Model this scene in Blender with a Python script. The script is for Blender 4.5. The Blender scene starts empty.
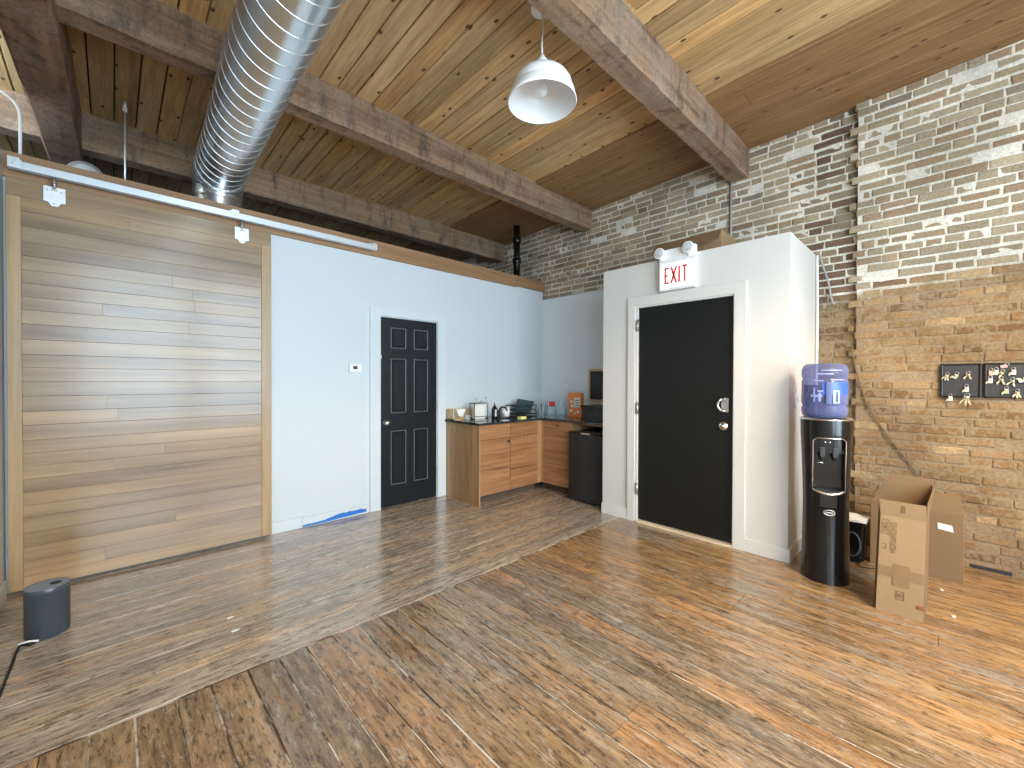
import bpy, bmesh, math, random
from mathutils import Vector, Matrix
R = random.Random(7)
C = bpy.context.scene.collection
PI = math.pi

# ------------------------------------------------------------------ materials
def nt(name):
    m = bpy.data.materials.new(name); m.use_nodes = True
    t = m.node_tree; b = t.nodes['Principled BSDF']
    return m, t, b
def N(t, typ, **kw):
    n = t.nodes.new(typ)
    for k, v in kw.items():
        if k in n.inputs.keys(): n.inputs[k].default_value = v
        else: setattr(n, k, v)
    return n
def L(t, a, ao, b, bi): t.links.new(a.outputs[ao], b.inputs[bi])
def mixc(t, fac, a, b, blend='MIX'):
    n = t.nodes.new('ShaderNodeMix'); n.data_type = 'RGBA'; n.blend_type = blend; n.clamp_factor = True
    for idx, v in ((0, fac), (6, a), (7, b)):
        if isinstance(v, bpy.types.NodeSocket): t.links.new(v, n.inputs[idx])
        elif idx == 0: n.inputs[0].default_value = v
        else: n.inputs[idx].default_value = (*v[:3], 1)
    return n.outputs[2]
def ramp(t, sock, stops):
    n = t.nodes.new('ShaderNodeValToRGB'); e = n.color_ramp.elements
    e[0].position, e[1].position = stops[0][0], stops[-1][0]
    e[0].color = (*stops[0][1], 1) if len(stops[0][1]) == 3 else stops[0][1]
    e[1].color = (*stops[-1][1], 1)
    for p, c in stops[1:-1]:
        x = e.new(p); x.color = (*c, 1)
    t.links.new(sock, n.inputs[0]); return n.outputs[0]
def g3(v): return (v, v, v)
def coords(t, scale=(1, 1, 1), attr=None):
    tc = N(t, 'ShaderNodeTexCoord'); mp = N(t, 'ShaderNodeMapping'); mp.inputs['Scale'].default_value = scale
    if attr:   # every board gets its own stretch of grain
        a = N(t, 'ShaderNodeAttribute', attribute_name=attr); a.attribute_type = 'GEOMETRY'
        v = N(t, 'ShaderNodeVectorMath', operation='MULTIPLY'); v.inputs[1].default_value = (7.3, 5.1, 3.7)
        L(t, a, 'Vector', v, 0)
        s = N(t, 'ShaderNodeVectorMath', operation='ADD'); L(t, tc, 'Object', s, 0); L(t, v, 0, s, 1)
        L(t, s, 0, mp, 'Vector')
    else: L(t, tc, 'Object', mp, 'Vector')
    return mp
def noise(t, vec, scale, detail=4, rough=.55, dist=0):
    n = N(t, 'ShaderNodeTexNoise'); n.inputs['Scale'].default_value = scale; n.inputs['Detail'].default_value = detail
    n.inputs['Roughness'].default_value = rough; n.inputs['Distortion'].default_value = dist
    L(t, vec, 'Vector' if 'Vector' in vec.outputs else 0, n, 'Vector'); return n.outputs['Fac']
def bump(t, b, sock, strength=.3, dist=.01):
    n = N(t, 'ShaderNodeBump'); n.inputs['Strength'].default_value = strength; n.inputs['Distance'].default_value = dist
    t.links.new(sock, n.inputs['Height']); L(t, n, 0, b, 'Normal')

def plain(name, col, rough=.5, metal=0, var=.06, nscale=8, bmp=0, emis=0, coat=0, spec=.5):
    m, t, b = nt(name)
    mp = coords(t); f = noise(t, mp, nscale, 3)
    c1 = tuple(max(0, c * (1 - var)) for c in col); c2 = tuple(min(1, c * (1 + var)) for c in col)
    t.links.new(mixc(t, f, c1, c2), b.inputs['Base Color'])
    b.inputs['Roughness'].default_value = rough; b.inputs['Metallic'].default_value = metal
    b.inputs['Specular IOR Level'].default_value = spec; b.inputs['Coat Weight'].default_value = coat
    if emis:
        b.inputs['Emission Color'].default_value = (*col, 1); b.inputs['Emission Strength'].default_value = emis
    if bmp: bump(t, b, noise(t, mp, nscale * 6, 3), bmp, .003)
    return m

def wood(name, dark, light, along, rough=.45, attr=None, tint=True, fine=70, knots=0, wear=None, bmp=.12, coat=0, rvar=.12, spec=.5, st_=.06):
    """along: 0,1,2 the axis the grain runs on"""
    m, t, b = nt(name)
    sc = [1, 1, 1]; sc[along] = st_
    mp = coords(t, tuple(sc), attr)
    f1 = noise(t, mp, fine, 5, .6, .3)
    f2 = noise(t, mp, fine * .22, 4, .6, 1.2)
    mx = N(t, 'ShaderNodeMath', operation='ADD'); t.links.new(f1, mx.inputs[0]); t.links.new(f2, mx.inputs[1])
    md = N(t, 'ShaderNodeMath', operation='MULTIPLY'); L(t, mx, 0, md, 0); md.inputs[1].default_value = .5
    col = ramp(t, md.outputs[0], [(.34, dark), (.64, light)])
    if attr and tint:
        a = N(t, 'ShaderNodeAttribute', attribute_name='tint'); a.attribute_type = 'GEOMETRY'
        col = mixc(t, 1.0, col, a.outputs['Color'], 'MULTIPLY')
    if knots:
        s2 = [1, 1, 1]; s2[along] = .55
        mk = coords(t, tuple(s2), attr)
        v = N(t, 'ShaderNodeTexVoronoi'); v.voronoi_dimensions = '2D'; v.inputs['Scale'].default_value = knots; L(t, mk, 'Vector', v, 'Vector')
        k = ramp(t, v.outputs['Distance'], [(.06, g3(1)), (.11, g3(0))])
        rnd = N(t, 'ShaderNodeSeparateColor'); L(t, v, 'Color', rnd, 0)
        gt = N(t, 'ShaderNodeMath', operation='GREATER_THAN'); L(t, rnd, 0, gt, 0); gt.inputs[1].default_value = .68
        mu = N(t, 'ShaderNodeMath', operation='MULTIPLY'); L(t, gt, 0, mu, 1); t.links.new(k, mu.inputs[0])
        col = mixc(t, mu.outputs[0], col, tuple(c * .22 for c in dark))
    if wear:
        col = wear(t, col)
    t.links.new(col, b.inputs['Base Color'])
    rr = ramp(t, f2, [(.3, g3(max(0, rough - rvar))), (.7, g3(rough + rvar))]); t.links.new(rr, b.inputs['Roughness'])
    b.inputs['Coat Weight'].default_value = coat; b.inputs['Coat Roughness'].default_value = .16
    b.inputs['Specular IOR Level'].default_value = spec
    if bmp: bump(t, b, md.outputs[0], bmp, .004)
    return m

def floor_wear(dirx):
    def fn(t, col):
        tc = coords(t, (1, 1, 1))
        st = coords(t, (.45, 5, 1) if dirx else (5, .45, 1))
        # ambered patches against greyed bare wood, then pale scuffs and paint specks
        big = noise(t, tc, .8, 3, .5)
        pm = ramp(t, big, [(.40, g3(0)), (.60, g3(1))])
        f = noise(t, st, 3, 5, .65)
        wm = ramp(t, f, [(.46, g3(0)), (.66, g3(1))])
        grey = mixc(t, wm, col, (.30, .265, .22))
        col2 = mixc(t, pm, grey, col)
        dk = noise(t, st, 7.5, 7, .78)
        dm = ramp(t, dk, [(.54, g3(0)), (.64, g3(.8))])
        col3 = mixc(t, dm, col2, (.075, .045, .025))
        fl = coords(t, (1.4, 6, 1) if dirx else (6, 1.4, 1))
        fk = noise(t, fl, 9, 8, .82); fm = ramp(t, fk, [(.52, g3(0)), (.59, g3(.95))])
        col3 = mixc(t, fm, col3, (.055, .034, .021))
        lf = noise(t, fl, 6, 8, .85, .4); lm = ramp(t, lf, [(.54, g3(0)), (.61, g3(.7))])
        col3 = mixc(t, lm, col3, (.46, .40, .32))
        sc = noise(t, st, 14, 7, .8)
        sm = ramp(t, sc, [(.58, g3(0)), (.68, g3(.6))])
        col4 = mixc(t, sm, col3, (.42, .36, .28))
        v = N(t, 'ShaderNodeTexVoronoi'); v.inputs['Scale'].default_value = 9; L(t, tc, 'Vector', v, 'Vector')
        k = ramp(t, v.outputs['Distance'], [(.02, g3(1)), (.05, g3(0))])
        sp = N(t, 'ShaderNodeSeparateColor'); L(t, v, 'Color', sp, 0)
        gt = N(t, 'ShaderNodeMath', operation='GREATER_THAN'); L(t, sp, 1, gt, 0); gt.inputs[1].default_value = .8
        mu = N(t, 'ShaderNodeMath', operation='MULTIPLY'); L(t, gt, 0, mu, 1); t.links.new(k, mu.inputs[0])
        return mixc(t, mu.outputs[0], col4, (.75, .72, .65))
    return fn

M = {}
M['floor_near'] = wood('floor_boards_wide', (.105, .062, .033), (.50, .32, .165), 1, .25, 'rnd', fine=48, st_=.10, wear=floor_wear(False), bmp=.35, rvar=.1, coat=.35)
M['floor_far'] = wood('floor_boards_narrow', (.20, .15, .11), (.68, .55, .41), 0, .20, 'rnd', fine=48, st_=.12, wear=floor_wear(True), bmp=.35, rvar=.1, coat=.6)
M['ceiling'] = wood('ceiling_pine', (.36, .21, .09), (.70, .475, .235), 1, .55, 'rnd', fine=44, knots=8, bmp=.1, spec=.3)
def weather(t, col):
    st = coords(t, (1.2, 1.2, .35)); tc = coords(t, (1, 1, 1))
    a = noise(t, st, 9, 5, .7); am = ramp(t, a, [(.50, g3(0)), (.68, g3(.8))])
    c = mixc(t, am, col, (.055, .045, .04))
    b2 = noise(t, tc, 3.2, 4, .6); bm_ = ramp(t, b2, [(.48, g3(0)), (.66, g3(.55))])
    c = mixc(t, bm_, c, (.27, .215, .17))
    d = noise(t, tc, 60, 5, .7); dm = ramp(t, d, [(.3, g3(.7)), (.7, g3(1.2))])
    return mixc(t, 1.0, c, dm, 'MULTIPLY')
M['beam'] = wood('old_timber', (.15, .09, .056), (.37, .235, .145), 0, .8, None, fine=22, knots=0, bmp=.9, spec=.2, wear=weather)
M['girder'] = wood('old_timber_girder', (.17, .095, .062), (.34, .20, .135), 1, .8, None, fine=22, bmp=.9, spec=.2, wear=weather)
M['door_board'] = wood('poplar_boards', (.15, .085, .038), (.42, .275, .14), 0, .32, 'rnd', fine=12, bmp=.05, coat=.40, rvar=.06)
M['door_stile'] = wood('poplar_stile', (.29, .185, .09), (.46, .31, .155), 2, .35, None, fine=30, bmp=.05)
M['header'] = wood('header_board', (.22, .12, .055), (.38, .215, .105), 0, .5, None, fine=30, bmp=.05)
M['cab_h'] = wood('cabinet_veneer', (.18, .075, .032), (.40, .20, .092), 0, .38, 'rnd', fine=36, bmp=.03)
M['cab_hy'] = wood('cabinet_veneer_return', (.18, .075, .032), (.40, .20, .092), 1, .38, None, fine=36, bmp=.03)
M['cab_v'] = wood('cabinet_end_veneer', (.28, .14, .06), (.50, .30, .145), 2, .38, None, fine=26, bmp=.03)
M['pale_wood'] = wood('pale_wood', (.5, .36, .2), (.75, .58, .36), 2, .5, None, fine=30)
M['threshold'] = wood('threshold_wood', (.5, .36, .22), (.8, .66, .45), 1, .45, None, fine=30)
M['white'] = plain('white_wall_paint', (.69, .71, .72), .55, var=.02, nscale=1.5, bmp=.05)
M['blueish'] = plain('daylit_white_wall_paint', (.60, .655, .685), .5, var=.02, nscale=1.5, bmp=.05)  # white wall with the blue of daylight put into its colour
M['cooltrim'] = plain('daylit_white_trim', (.63, .68, .71), .35, var=.02)  # trim to match, daylight blue in the colour
M['warmw'] = plain('lamplit_white_wall_paint', (.635, .615, .575), .5, var=.02, nscale=1.5, bmp=.05)  # white wall with some lamp warmth put into its colour
M['warmt'] = plain('lamplit_white_trim', (.655, .635, .59), .35, var=.02)  # trim to match, lamp warmth in the colour
M['trimw'] = plain('white_gloss_trim', (.70, .72, .72), .35, var=.02)
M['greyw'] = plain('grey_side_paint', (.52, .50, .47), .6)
M['black_paint'] = plain('black_door_paint', (.007, .0078, .008), .45, var=.2, nscale=3, spec=.35)
M['navy_paint'] = plain('blue_black_door_paint', (.007, .010, .013), .34, var=.15, spec=.4)
M['panel_edge'] = plain('moulding_highlight_grey', (.10, .11, .12), .28)  # lighter than the door: highlights along the mouldings painted in
M['galv'] = plain('galvanised_steel', (.74, .78, .81), .28, .95, var=.15, nscale=5)
M['zinc'] = plain('zinc_plate', (.72, .74, .74), .45, .6, var=.1, nscale=30)
M['rail'] = plain('track_steel', (.66, .70, .74), .42, .5, var=.08)
M['chrome'] = plain('chrome', (.82, .82, .80), .16, 1)
M['satin'] = plain('satin_nickel', (.55, .54, .52), .35, .9)
M['blackpl'] = plain('black_plastic', (.006, .006, .0065), .17, var=.2)
M['blackmat'] = plain('black_matt', (.02, .02, .022), .55, var=.2)
M['fridge'] = plain('fridge_black', (.012, .014, .016), .38, var=.15)
M['slate'] = plain('slate_grey_plastic', (.05, .065, .085), .28, var=.15, nscale=30)
M['slatetop'] = plain('pale_grey_top', (.24, .29, .34), .6, var=.3, nscale=40)  # paler grey than the cylinder body
M['enamel'] = plain('white_enamel', (.86, .87, .86), .22, var=.01)
M['enamel_in'] = plain('white_enamel_inside', (.72, .73, .73), .3, var=.02)
M['whitepl'] = plain('white_plastic', (.82, .82, .80), .4, var=.02)
M['signface'] = plain('sign_face', (.98, .98, .97), .5, var=0, emis=.3)
M['red'] = plain('sign_red', (.75, .03, .03), .5)
M['redcap'] = plain('red_label', (.6, .03, .05), .4)
M['stone'] = plain('dark_granite', (.03, .033, .036), .08, var=.6, nscale=120)
M['card'] = plain('cardboard', (.32, .20, .10), .85, var=.08, nscale=6)
M['card_dark'] = plain('cardboard_shaded', (.20, .12, .058), .9, var=.08, nscale=6)  # darker cardboard for insides and dark faces, shade put into the colour
M['tape'] = plain('packing_tape', (.25, .15, .075), .35, var=.05)
M['ink'] = plain('box_ink', (.20, .11, .05), .8)
M['paper'] = plain('white_paper', (.8, .78, .72), .7)
M['blue'] = plain('blue_masking_tape', (.02, .16, .55), .6)
M['cable_dk'] = plain('brown_cable', (.13, .075, .035), .6)
M['cable_gy'] = plain('grey_cable', (.35, .33, .30), .6)
M['cable_bk'] = plain('black_cable', (.012, .012, .013), .5)
M['brass'] = plain('key_brass', (.70, .60, .38), .3, .7)
M['keytag'] = plain('key_tag_white', (.85, .82, .72), .5)
M['keypink'] = plain('key_tag_pink', (.65, .32, .30), .5)
M['keygreen'] = plain('key_tag_green', (.35, .42, .22), .5)
M['orange'] = plain('detergent_orange', (.85, .26, .06), .5)
M['yellow'] = plain('sponge_yellow', (.8, .75, .25), .9)
M['greenpan'] = plain('dark_green_pan', (.05, .085, .085), .4)
M['toe'] = plain('toe_kick_shade_brown', (.09, .06, .04), .6)  # dark brown with the shadow of the recess painted in
M['gap'] = None

m, t, b = nt('seam_filler')
mp = coords(t, (1, 1, 1)); f = noise(t, mp, 3.5, 5, .7)
f2 = ramp(t, f, [(.46, (.09, .055, .03)), (.56, (.58, .51, .41))])
t.links.new(f2, b.inputs['Base Color']); b.inputs['Roughness'].default_value = .7; M['gap'] = m

def glassy(name, col, fac, rough=.08):
    m, t, b = nt(name)
    b.inputs['Base Color'].default_value = (*col, 1); b.inputs['Roughness'].default_value = rough
    tr = N(t, 'ShaderNodeBsdfTransparent'); tr.inputs[0].default_value = (*[min(1, .35 + c * .75) for c in col], 1)
    lw = N(t, 'ShaderNodeLayerWeight'); lw.inputs[0].default_value = .35
    r = ramp(t, lw.outputs['Facing'], [(.0, g3(fac)), (.9, g3(min(1, fac + .5)))])
    ms = N(t, 'ShaderNodeMixShader'); t.links.new(r, ms.inputs[0]); L(t, tr, 0, ms, 1); L(t, b, 0, ms, 2)
    L(t, ms, 0, t.nodes['Material Output'], 'Surface'); return m
M['bottle'] = glassy('blue_bottle_plastic', (.26, .29, .52), .22, .10)
M['glass'] = glassy('clear_glass', (.75, .85, .9), .18, .05)
M['clear'] = glassy('clear_lamp_lens', (.85, .87, .88), .4, .1)

def brickmat(name, zone_lo, mortar=False):
    m, t, b = nt(name)
    mp = coords(t)
    if mortar: base = None
    a = N(t, 'ShaderNodeAttribute', attribute_name='tint'); a.attribute_type = 'GEOMETRY'
    n1 = noise(t, mp, 9, 5, .65); n2 = noise(t, mp, 60, 4, .6); n3 = noise(t, mp, 2.2, 3, .5)
    sep = N(t, 'ShaderNodeSeparateXYZ'); tc = N(t, 'ShaderNodeTexCoord'); L(t, tc, 'Object', sep, 0)
    # whitewashed upper courses, tan lower courses; the warm lamplight edge is painted in
    ad = N(t, 'ShaderNodeMath', operation='MULTIPLY_ADD'); t.links.new(n1, ad.inputs[0]); ad.inputs[1].default_value = .16; L(t, sep, 'Z', ad, 2)
    yy = N(t, 'ShaderNodeMath', operation='MULTIPLY_ADD'); L(t, sep, 'Y', yy, 0); yy.inputs[1].default_value = .09; L(t, ad, 0, yy, 2)
    up = ramp(t, yy.outputs[0], [(0, g3(0)), (1, g3(1))])
    mr = N(t, 'ShaderNodeMapRange'); L(t, yy, 0, mr, 0); mr.inputs[1].default_value = 2.14; mr.inputs[2].default_value = 2.24
    up = mr.outputs[0]
    if mortar:
        hi = mixc(t, n1, (.62, .56, .46), (.84, .78, .67)); lo = mixc(t, n1, (.20, .14, .085), (.40, .30, .185))
    else:
        n4 = noise(t, mp, 26, 5, .7)
        mx_ = N(t, 'ShaderNodeMath', operation='ADD'); t.links.new(n1, mx_.inputs[0]); t.links.new(n4, mx_.inputs[1])
        hz = N(t, 'ShaderNodeMapRange'); L(t, sep, 'Z', hz, 0); hz.inputs[1].default_value = 2.4; hz.inputs[2].default_value = 3.5; hz.inputs[3].default_value = 0; hz.inputs[4].default_value = .16
        m2_ = N(t, 'ShaderNodeMath', operation='ADD'); L(t, mx_, 0, m2_, 0); L(t, hz, 0, m2_, 1)
        wash = ramp(t, m2_.outputs[0], [(1.01, g3(0)), (1.19, g3(.8))])
        hi = mixc(t, 1.0, (.80, .80, .80), a.outputs['Color'], 'MULTIPLY'); hi = mixc(t, 1.0, hi, (1.12, 1.04, .92), 'MULTIPLY'); hi = mixc(t, wash, hi, (.55, .48, .39))
        lo = mixc(t, 1.0, (1.0, .86, .66), a.outputs['Color'], 'MULTIPLY')
        w2 = ramp(t, mx_.outputs[0], [(.96, g3(0)), (1.12, g3(.75))]); lo = mixc(t, w2, lo, (.31, .225, .135))
    col = mixc(t, up, lo, hi)
    big = ramp(t, n3, [(.35, g3(.78)), (.65, g3(1.08))]); col = mixc(t, 1.0, col, big, 'MULTIPLY')
    fn = ramp(t, n2, [(.3, g3(.75)), (.7, g3(1.15))]); col = mixc(t, 1.0, col, fn, 'MULTIPLY')
    t.links.new(col, b.inputs['Base Color']); b.inputs['Roughness'].default_value = .9; b.inputs['Specular IOR Level'].default_value = .2
    bump(t, b, n2, .6, .006); return m
M['brick'] = brickmat('old_brick', 0); M['mortar'] = brickmat('lime_mortar', 0, True)

# ------------------------------------------------------------------ mesh helpers
def add_box(bm, x0, x1, y0, y1, z0, z1, bev=0, mi=0):
    vs = [bm.verts.new((x, y, z)) for x in (x0, x1) for y in (y0, y1) for z in (z0, z1)]
    q = [(0, 1, 3, 2), (4, 6, 7, 5), (0, 4, 5, 1), (2, 3, 7, 6), (0, 2, 6, 4), (1, 5, 7, 3)]
    fs = [bm.faces.new([vs[i] for i in f]) for f in q]
    for f in fs: f.material_index = mi
    if bev:
        es = list({e for f in fs for e in f.edges})
        r = bmesh.ops.bevel(bm, geom=es, offset=bev, segments=2, affect='EDGES', profile=.6)
        for f in r['faces']: f.material_index = mi
    return vs
def add_lathe(bm, prof, c=(0, 0, 0), seg=32, mat=None, sx=1, sy=1):
    rings = []
    for r, z in prof:
        if r < 1e-5: rings.append([bm.verts.new((c[0], c[1], c[2] + z))])
        else: rings.append([bm.verts.new((c[0] + sx * r * math.cos(2 * PI * i / seg), c[1] + sy * r * math.sin(2 * PI * i / seg), c[2] + z)) for i in range(seg)])
    fs = []
    for a, b in zip(rings, rings[1:]):
        for i in range(seg):
            j = (i + 1) % seg
            if len(a) == 1 and len(b) == 1: continue
            if len(a) == 1: fs.append(bm.faces.new((a[0], b[j], b[i])))
            elif len(b) == 1: fs.append(bm.faces.new((a[i], a[j], b[0])))
            else: fs.append(bm.faces.new((a[i], a[j], b[j], b[i])))
    for f in fs: f.smooth = True
    vs = [v for r in rings for v in r]
    if mat: bmesh.ops.transform(bm, matrix=mat, verts=vs)
    return vs
def add_tube(bm, pts, r, seg=10, closed=False, caps=True):
    pts = [Vector(p) for p in pts]; n = len(pts); rings = []
    up = None
    for i, p in enumerate(pts):
        if closed: d = pts[(i + 1) % n] - pts[i - 1]
        else: d = pts[min(i + 1, n - 1)] - pts[max(i - 1, 0)]
        d.normalize()
        if up is None:
            up = d.orthogonal().normalized()
        else:
            up = (up - d * up.dot(d)); up = up.normalized() if up.length > 1e-6 else d.orthogonal().normalized()
        s = d.cross(up); rr = r[i] if isinstance(r, (list, tuple)) else r
        rings.append([bm.verts.new(p + rr * (math.cos(2 * PI * k / seg) * up + math.sin(2 * PI * k / seg) * s)) for k in range(seg)])
    m_ = n if closed else n - 1
    for i in range(m_):
        a, b = rings[i], rings[(i + 1) % n]
        for k in range(seg):
            f = bm.faces.new((a[k], a[(k + 1) % seg], b[(k + 1) % seg], b[k])); f.smooth = True
    if caps and not closed:
        bm.faces.new(rings[0][::-1]); bm.faces.new(rings[-1])
def smoothpath(pts, n=8):
    P = [Vector(p) for p in pts]; out = []
    for i in range(len(P) - 1):
        p0, p1, p2, p3 = P[max(i - 1, 0)], P[i], P[i + 1], P[min(i + 2, len(P) - 1)]
        for k in range(n):
            u = k / n
            out.append(.5 * ((2 * p1) + (p2 - p0) * u + (2 * p0 - 5 * p1 + 4 * p2 - p3) * u * u + (3 * p1 - p0 - 3 * p2 + p3) * u ** 3))
    out.append(P[-1]); return out
def add_prism(bm, poly, axis, a0, a1):
    """polygon in the two other axes, extruded along axis"""
    def mk(p, a):
        v = list(p); v.insert(axis, a); return bm.verts.new(v)
    A = [mk(p, a0) for p in poly]; B = [mk(p, a1) for p in poly]; n = len(poly)
    bm.faces.new(A[::-1]); bm.faces.new(B)
    for i in range(n): bm.faces.new((A[i], A[(i + 1) % n], B[(i + 1) % n], B[i]))
def obj(name, bm, mats, parent=None, fix=True):
    if fix: bmesh.ops.recalc_face_normals(bm, faces=bm.faces)
    me = bpy.data.meshes.new(name); bm.to_mesh(me); bm.free()
    for m in (mats if isinstance(mats, list) else [mats]): me.materials.append(m)
    o = bpy.data.objects.new(name, me); C.objects.link(o)
    if parent is not None:
        o.parent = parent; o.matrix_parent_inverse = Matrix.Identity(4)
        o.location = -parent.location if not parent.get('_rot') else (0, 0, 0)
    return o
def tag(o, label=None, cat=None, group=None, kind=None):
    if label: o['label'] = label
    if cat: o['category'] = cat
    if group: o['group'] = group
    if kind: o['kind'] = kind
    return o
def thing(name, loc, label, cat, group=None, kind=None, rz=None):
    """empty at the base; parts are built in world coordinates unless rz is given (then local)"""
    o = bpy.data.objects.new(name, None); C.objects.link(o); o.location = loc; o.empty_display_size = .05
    if rz is not None: o.rotation_euler = (0, 0, rz); o['_rot'] = 1
    return tag(o, label, cat, group, kind)
def B(): return bmesh.new()
def box(name, dims, mat, parent=None, bev=0):
    bm = B(); add_box(bm, *dims, bev=bev); return obj(name, bm, mat, parent)
def struct(name, bm, mat, label=None): return tag(obj(name, bm, mat), label, kind='structure')

def boards(name, rects, mat, axis_norm, kind='structure', gapmat=None):
    """rects: list of (8 corner box dims, tint, rnd); one mesh with per-board attributes"""
    bm = B(); lt = bm.faces.layers.int.new('bid')
    for i, (d, tint, rnd) in enumerate(rects):
        n0 = len(bm.faces); add_box(bm, *d[:6], bev=d[6] if len(d) > 6 else 0)
        bm.faces.ensure_lookup_table()
        for f in bm.faces[n0:]: f[lt] = i
    me = bpy.data.meshes.new(name); bmesh.ops.recalc_face_normals(bm, faces=bm.faces); bm.to_mesh(me); bm.free()
    ids = [0] * len(me.polygons); me.attributes['bid'].data.foreach_get('value', ids)
    ta = me.attributes.new('tint', 'FLOAT_COLOR', 'FACE'); ra = me.attributes.new('rnd', 'FLOAT_VECTOR', 'FACE')
    ta.data.foreach_set('color', [c for i in ids for c in (*rects[i][1], 1)])
    ra.data.foreach_set('vector', [c for i in ids for c in rects[i][2]])
    me.materials.append(mat)
    o = bpy.data.objects.new(name, me); C.objects.link(o); return o
def rv(): return (R.random() * 9, R.random() * 9, R.random() * 9)

# ------------------------------------------------------------------ dimensions
YA, XB, XW, XR = 4.061, 3.606, 4.50, 4.45
X0, Y0, Y1 = -.485, -2.3, 7.4
def zc(y): return 3.655 - .03 * y
SEAM = 2.235

# ------------------------------------------------------------------ floor
near = []
pal = [(1.0, .98, .95), (.72, .73, .74), (1.22, 1.0, .78), (.85, .82, .8), (1.1, .97, .86), (.62, .60, .58), (.95, .93, .95)]
x = X0 + .03
k = 0
while x < XW - .02:
    w = R.uniform(.118, .140); gp = R.choice([.004, .006, .0075, .009]) if x < 2.0 else R.choice([.002, .003, .005]); x1 = min(x + w, XW)
    ends = [Y0, SEAM - R.uniform(.006, .012)]
    if 1.25 < x < 3.0 and R.random() < .6: ends.insert(1, .885 + R.uniform(-.008, .008))
    elif R.random() < .5: ends.insert(1, R.choice([-1.4, -.9, .1]) + R.uniform(-.1, .1))
    for a, b_ in zip(ends, ends[1:]):
        tn = R.choice(pal)
        if x > 2.3: f_w = min(1, (x - 2.3) / 1.2) * .3 + .4; tn = tuple((1 - f_w) * c + f_w * d for c, d in zip(tn, (1.34, 1.12, .74)))  # boards to the right tinted warmer, lamplight painted into their colour
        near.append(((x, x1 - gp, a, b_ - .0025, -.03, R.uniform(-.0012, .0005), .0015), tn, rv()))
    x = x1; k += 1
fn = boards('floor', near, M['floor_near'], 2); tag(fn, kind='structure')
far = []
y = SEAM + .006
while y < YA + .1:
    w = R.uniform(.078, .09); xs = [X0]
    while xs[-1] < XW: xs.append(xs[-1] + R.uniform(1.2, 2.8))
    xs[-1] = XW
    for a, b_ in zip(xs, xs[1:]):
        t0 = R.choice(pal[:5]); tn = tuple(.4 + .6 * c for c in t0)
        far.append(((a, b_ - .002, y, y + w - R.choice([.0012, .002, .003]), -.03, R.uniform(-.001, .0003), .001), tn, rv()))
    y += w
ff = boards('floor_far_boards', far, M['floor_far'], 2); ff.name = 'floor_far'; tag(ff, kind='structure')
bm = B(); add_box(bm, X0 - 2.2, XW + .1, Y0, Y1, -.06, -.0035); struct('floor_seams', bm, M['gap'])

# ------------------------------------------------------------------ ceiling
def ceiling():
    bm = B(); meta = []
    lt = bm.faces.layers.int.new('bid')
    x = -2.6 + .03; i = 0
    while x < XW + .05:
        w = .1365; brown = x > 3.36
        if brown: w = .18
        dz = -.018 if brown else 0
        gp = R.uniform(.005, .010) if not brown else .0015
        ys = [Y0]; ys.append(Y0 + R.uniform(.5, 8))
        while ys[-1] < Y1: ys.append(ys[-1] + R.uniform(5, 8))
        ys[-1] = Y1
        for a, b_ in zip(ys, ys[1:]):
            n0 = len(bm.faces)
            jz = R.uniform(-.002, .002)
            q = [(x, a), (x + w - gp, a), (x + w - gp, b_ - .003), (x, b_ - .003)]
            bev = .004
            lo = [bm.verts.new((px + (bev if px == x else -bev), py, zc(py) + dz + jz)) for px, py in q]
            mi_ = [bm.verts.new((px, py, zc(py) + dz + jz + bev)) for px, py in q]
            hi = [bm.verts.new((px, py, zc(py) + .03)) for px, py in q]
            bm.faces.new(lo)
            for A, Bq in ((lo, mi_), (mi_, hi)):
                for j in range(4): bm.faces.new((A[j], A[(j + 1) % 4], Bq[(j + 1) % 4], Bq[j]))
            bm.faces.ensure_lookup_table()
            for f in bm.faces[n0:]: f[lt] = i
            if brown: v = R.uniform(.92, 1.06); tn = (.50 * v, .42 * v, .37 * v)
            else:
                v = R.uniform(.72, 1.10); tn = R.choice([(v, v, v), (v, v * .97, v * .9), (v * .92, v * .93, v * .95), (v * 1.02, v * .93, v * .8)])
            meta.append((tn, rv())); i += 1
        x += w
    me = bpy.data.meshes.new('ceiling'); bmesh.ops.recalc_face_normals(bm, faces=bm.faces); bm.to_mesh(me); bm.free()
    ids = [0] * len(me.polygons); me.attributes['bid'].data.foreach_get('value', ids)
    ta = me.attributes.new('tint', 'FLOAT_COLOR', 'FACE'); ra = me.attributes.new('rnd', 'FLOAT_VECTOR', 'FACE')
    ta.data.foreach_set('color', [c for i in ids for c in (*meta[i][0], 1)])
    ra.data.foreach_set('vector', [c for i in ids for c in meta[i][1]])
    me.materials.append(M['ceiling']); o = bpy.data.objects.new('ceiling', me); C.objects.link(o); tag(o, kind='structure')
ceiling()
bm = B(); add_box(bm, -2.6, XW + .2, Y0 - .1, Y1, 3.78, 3.82)
for v in bm.verts: v.co.z = zc(v.co.y) + (.028 if v.co.z < 3.8 else .08)
struct('ceiling_deck', bm, M['blackmat'])

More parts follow.
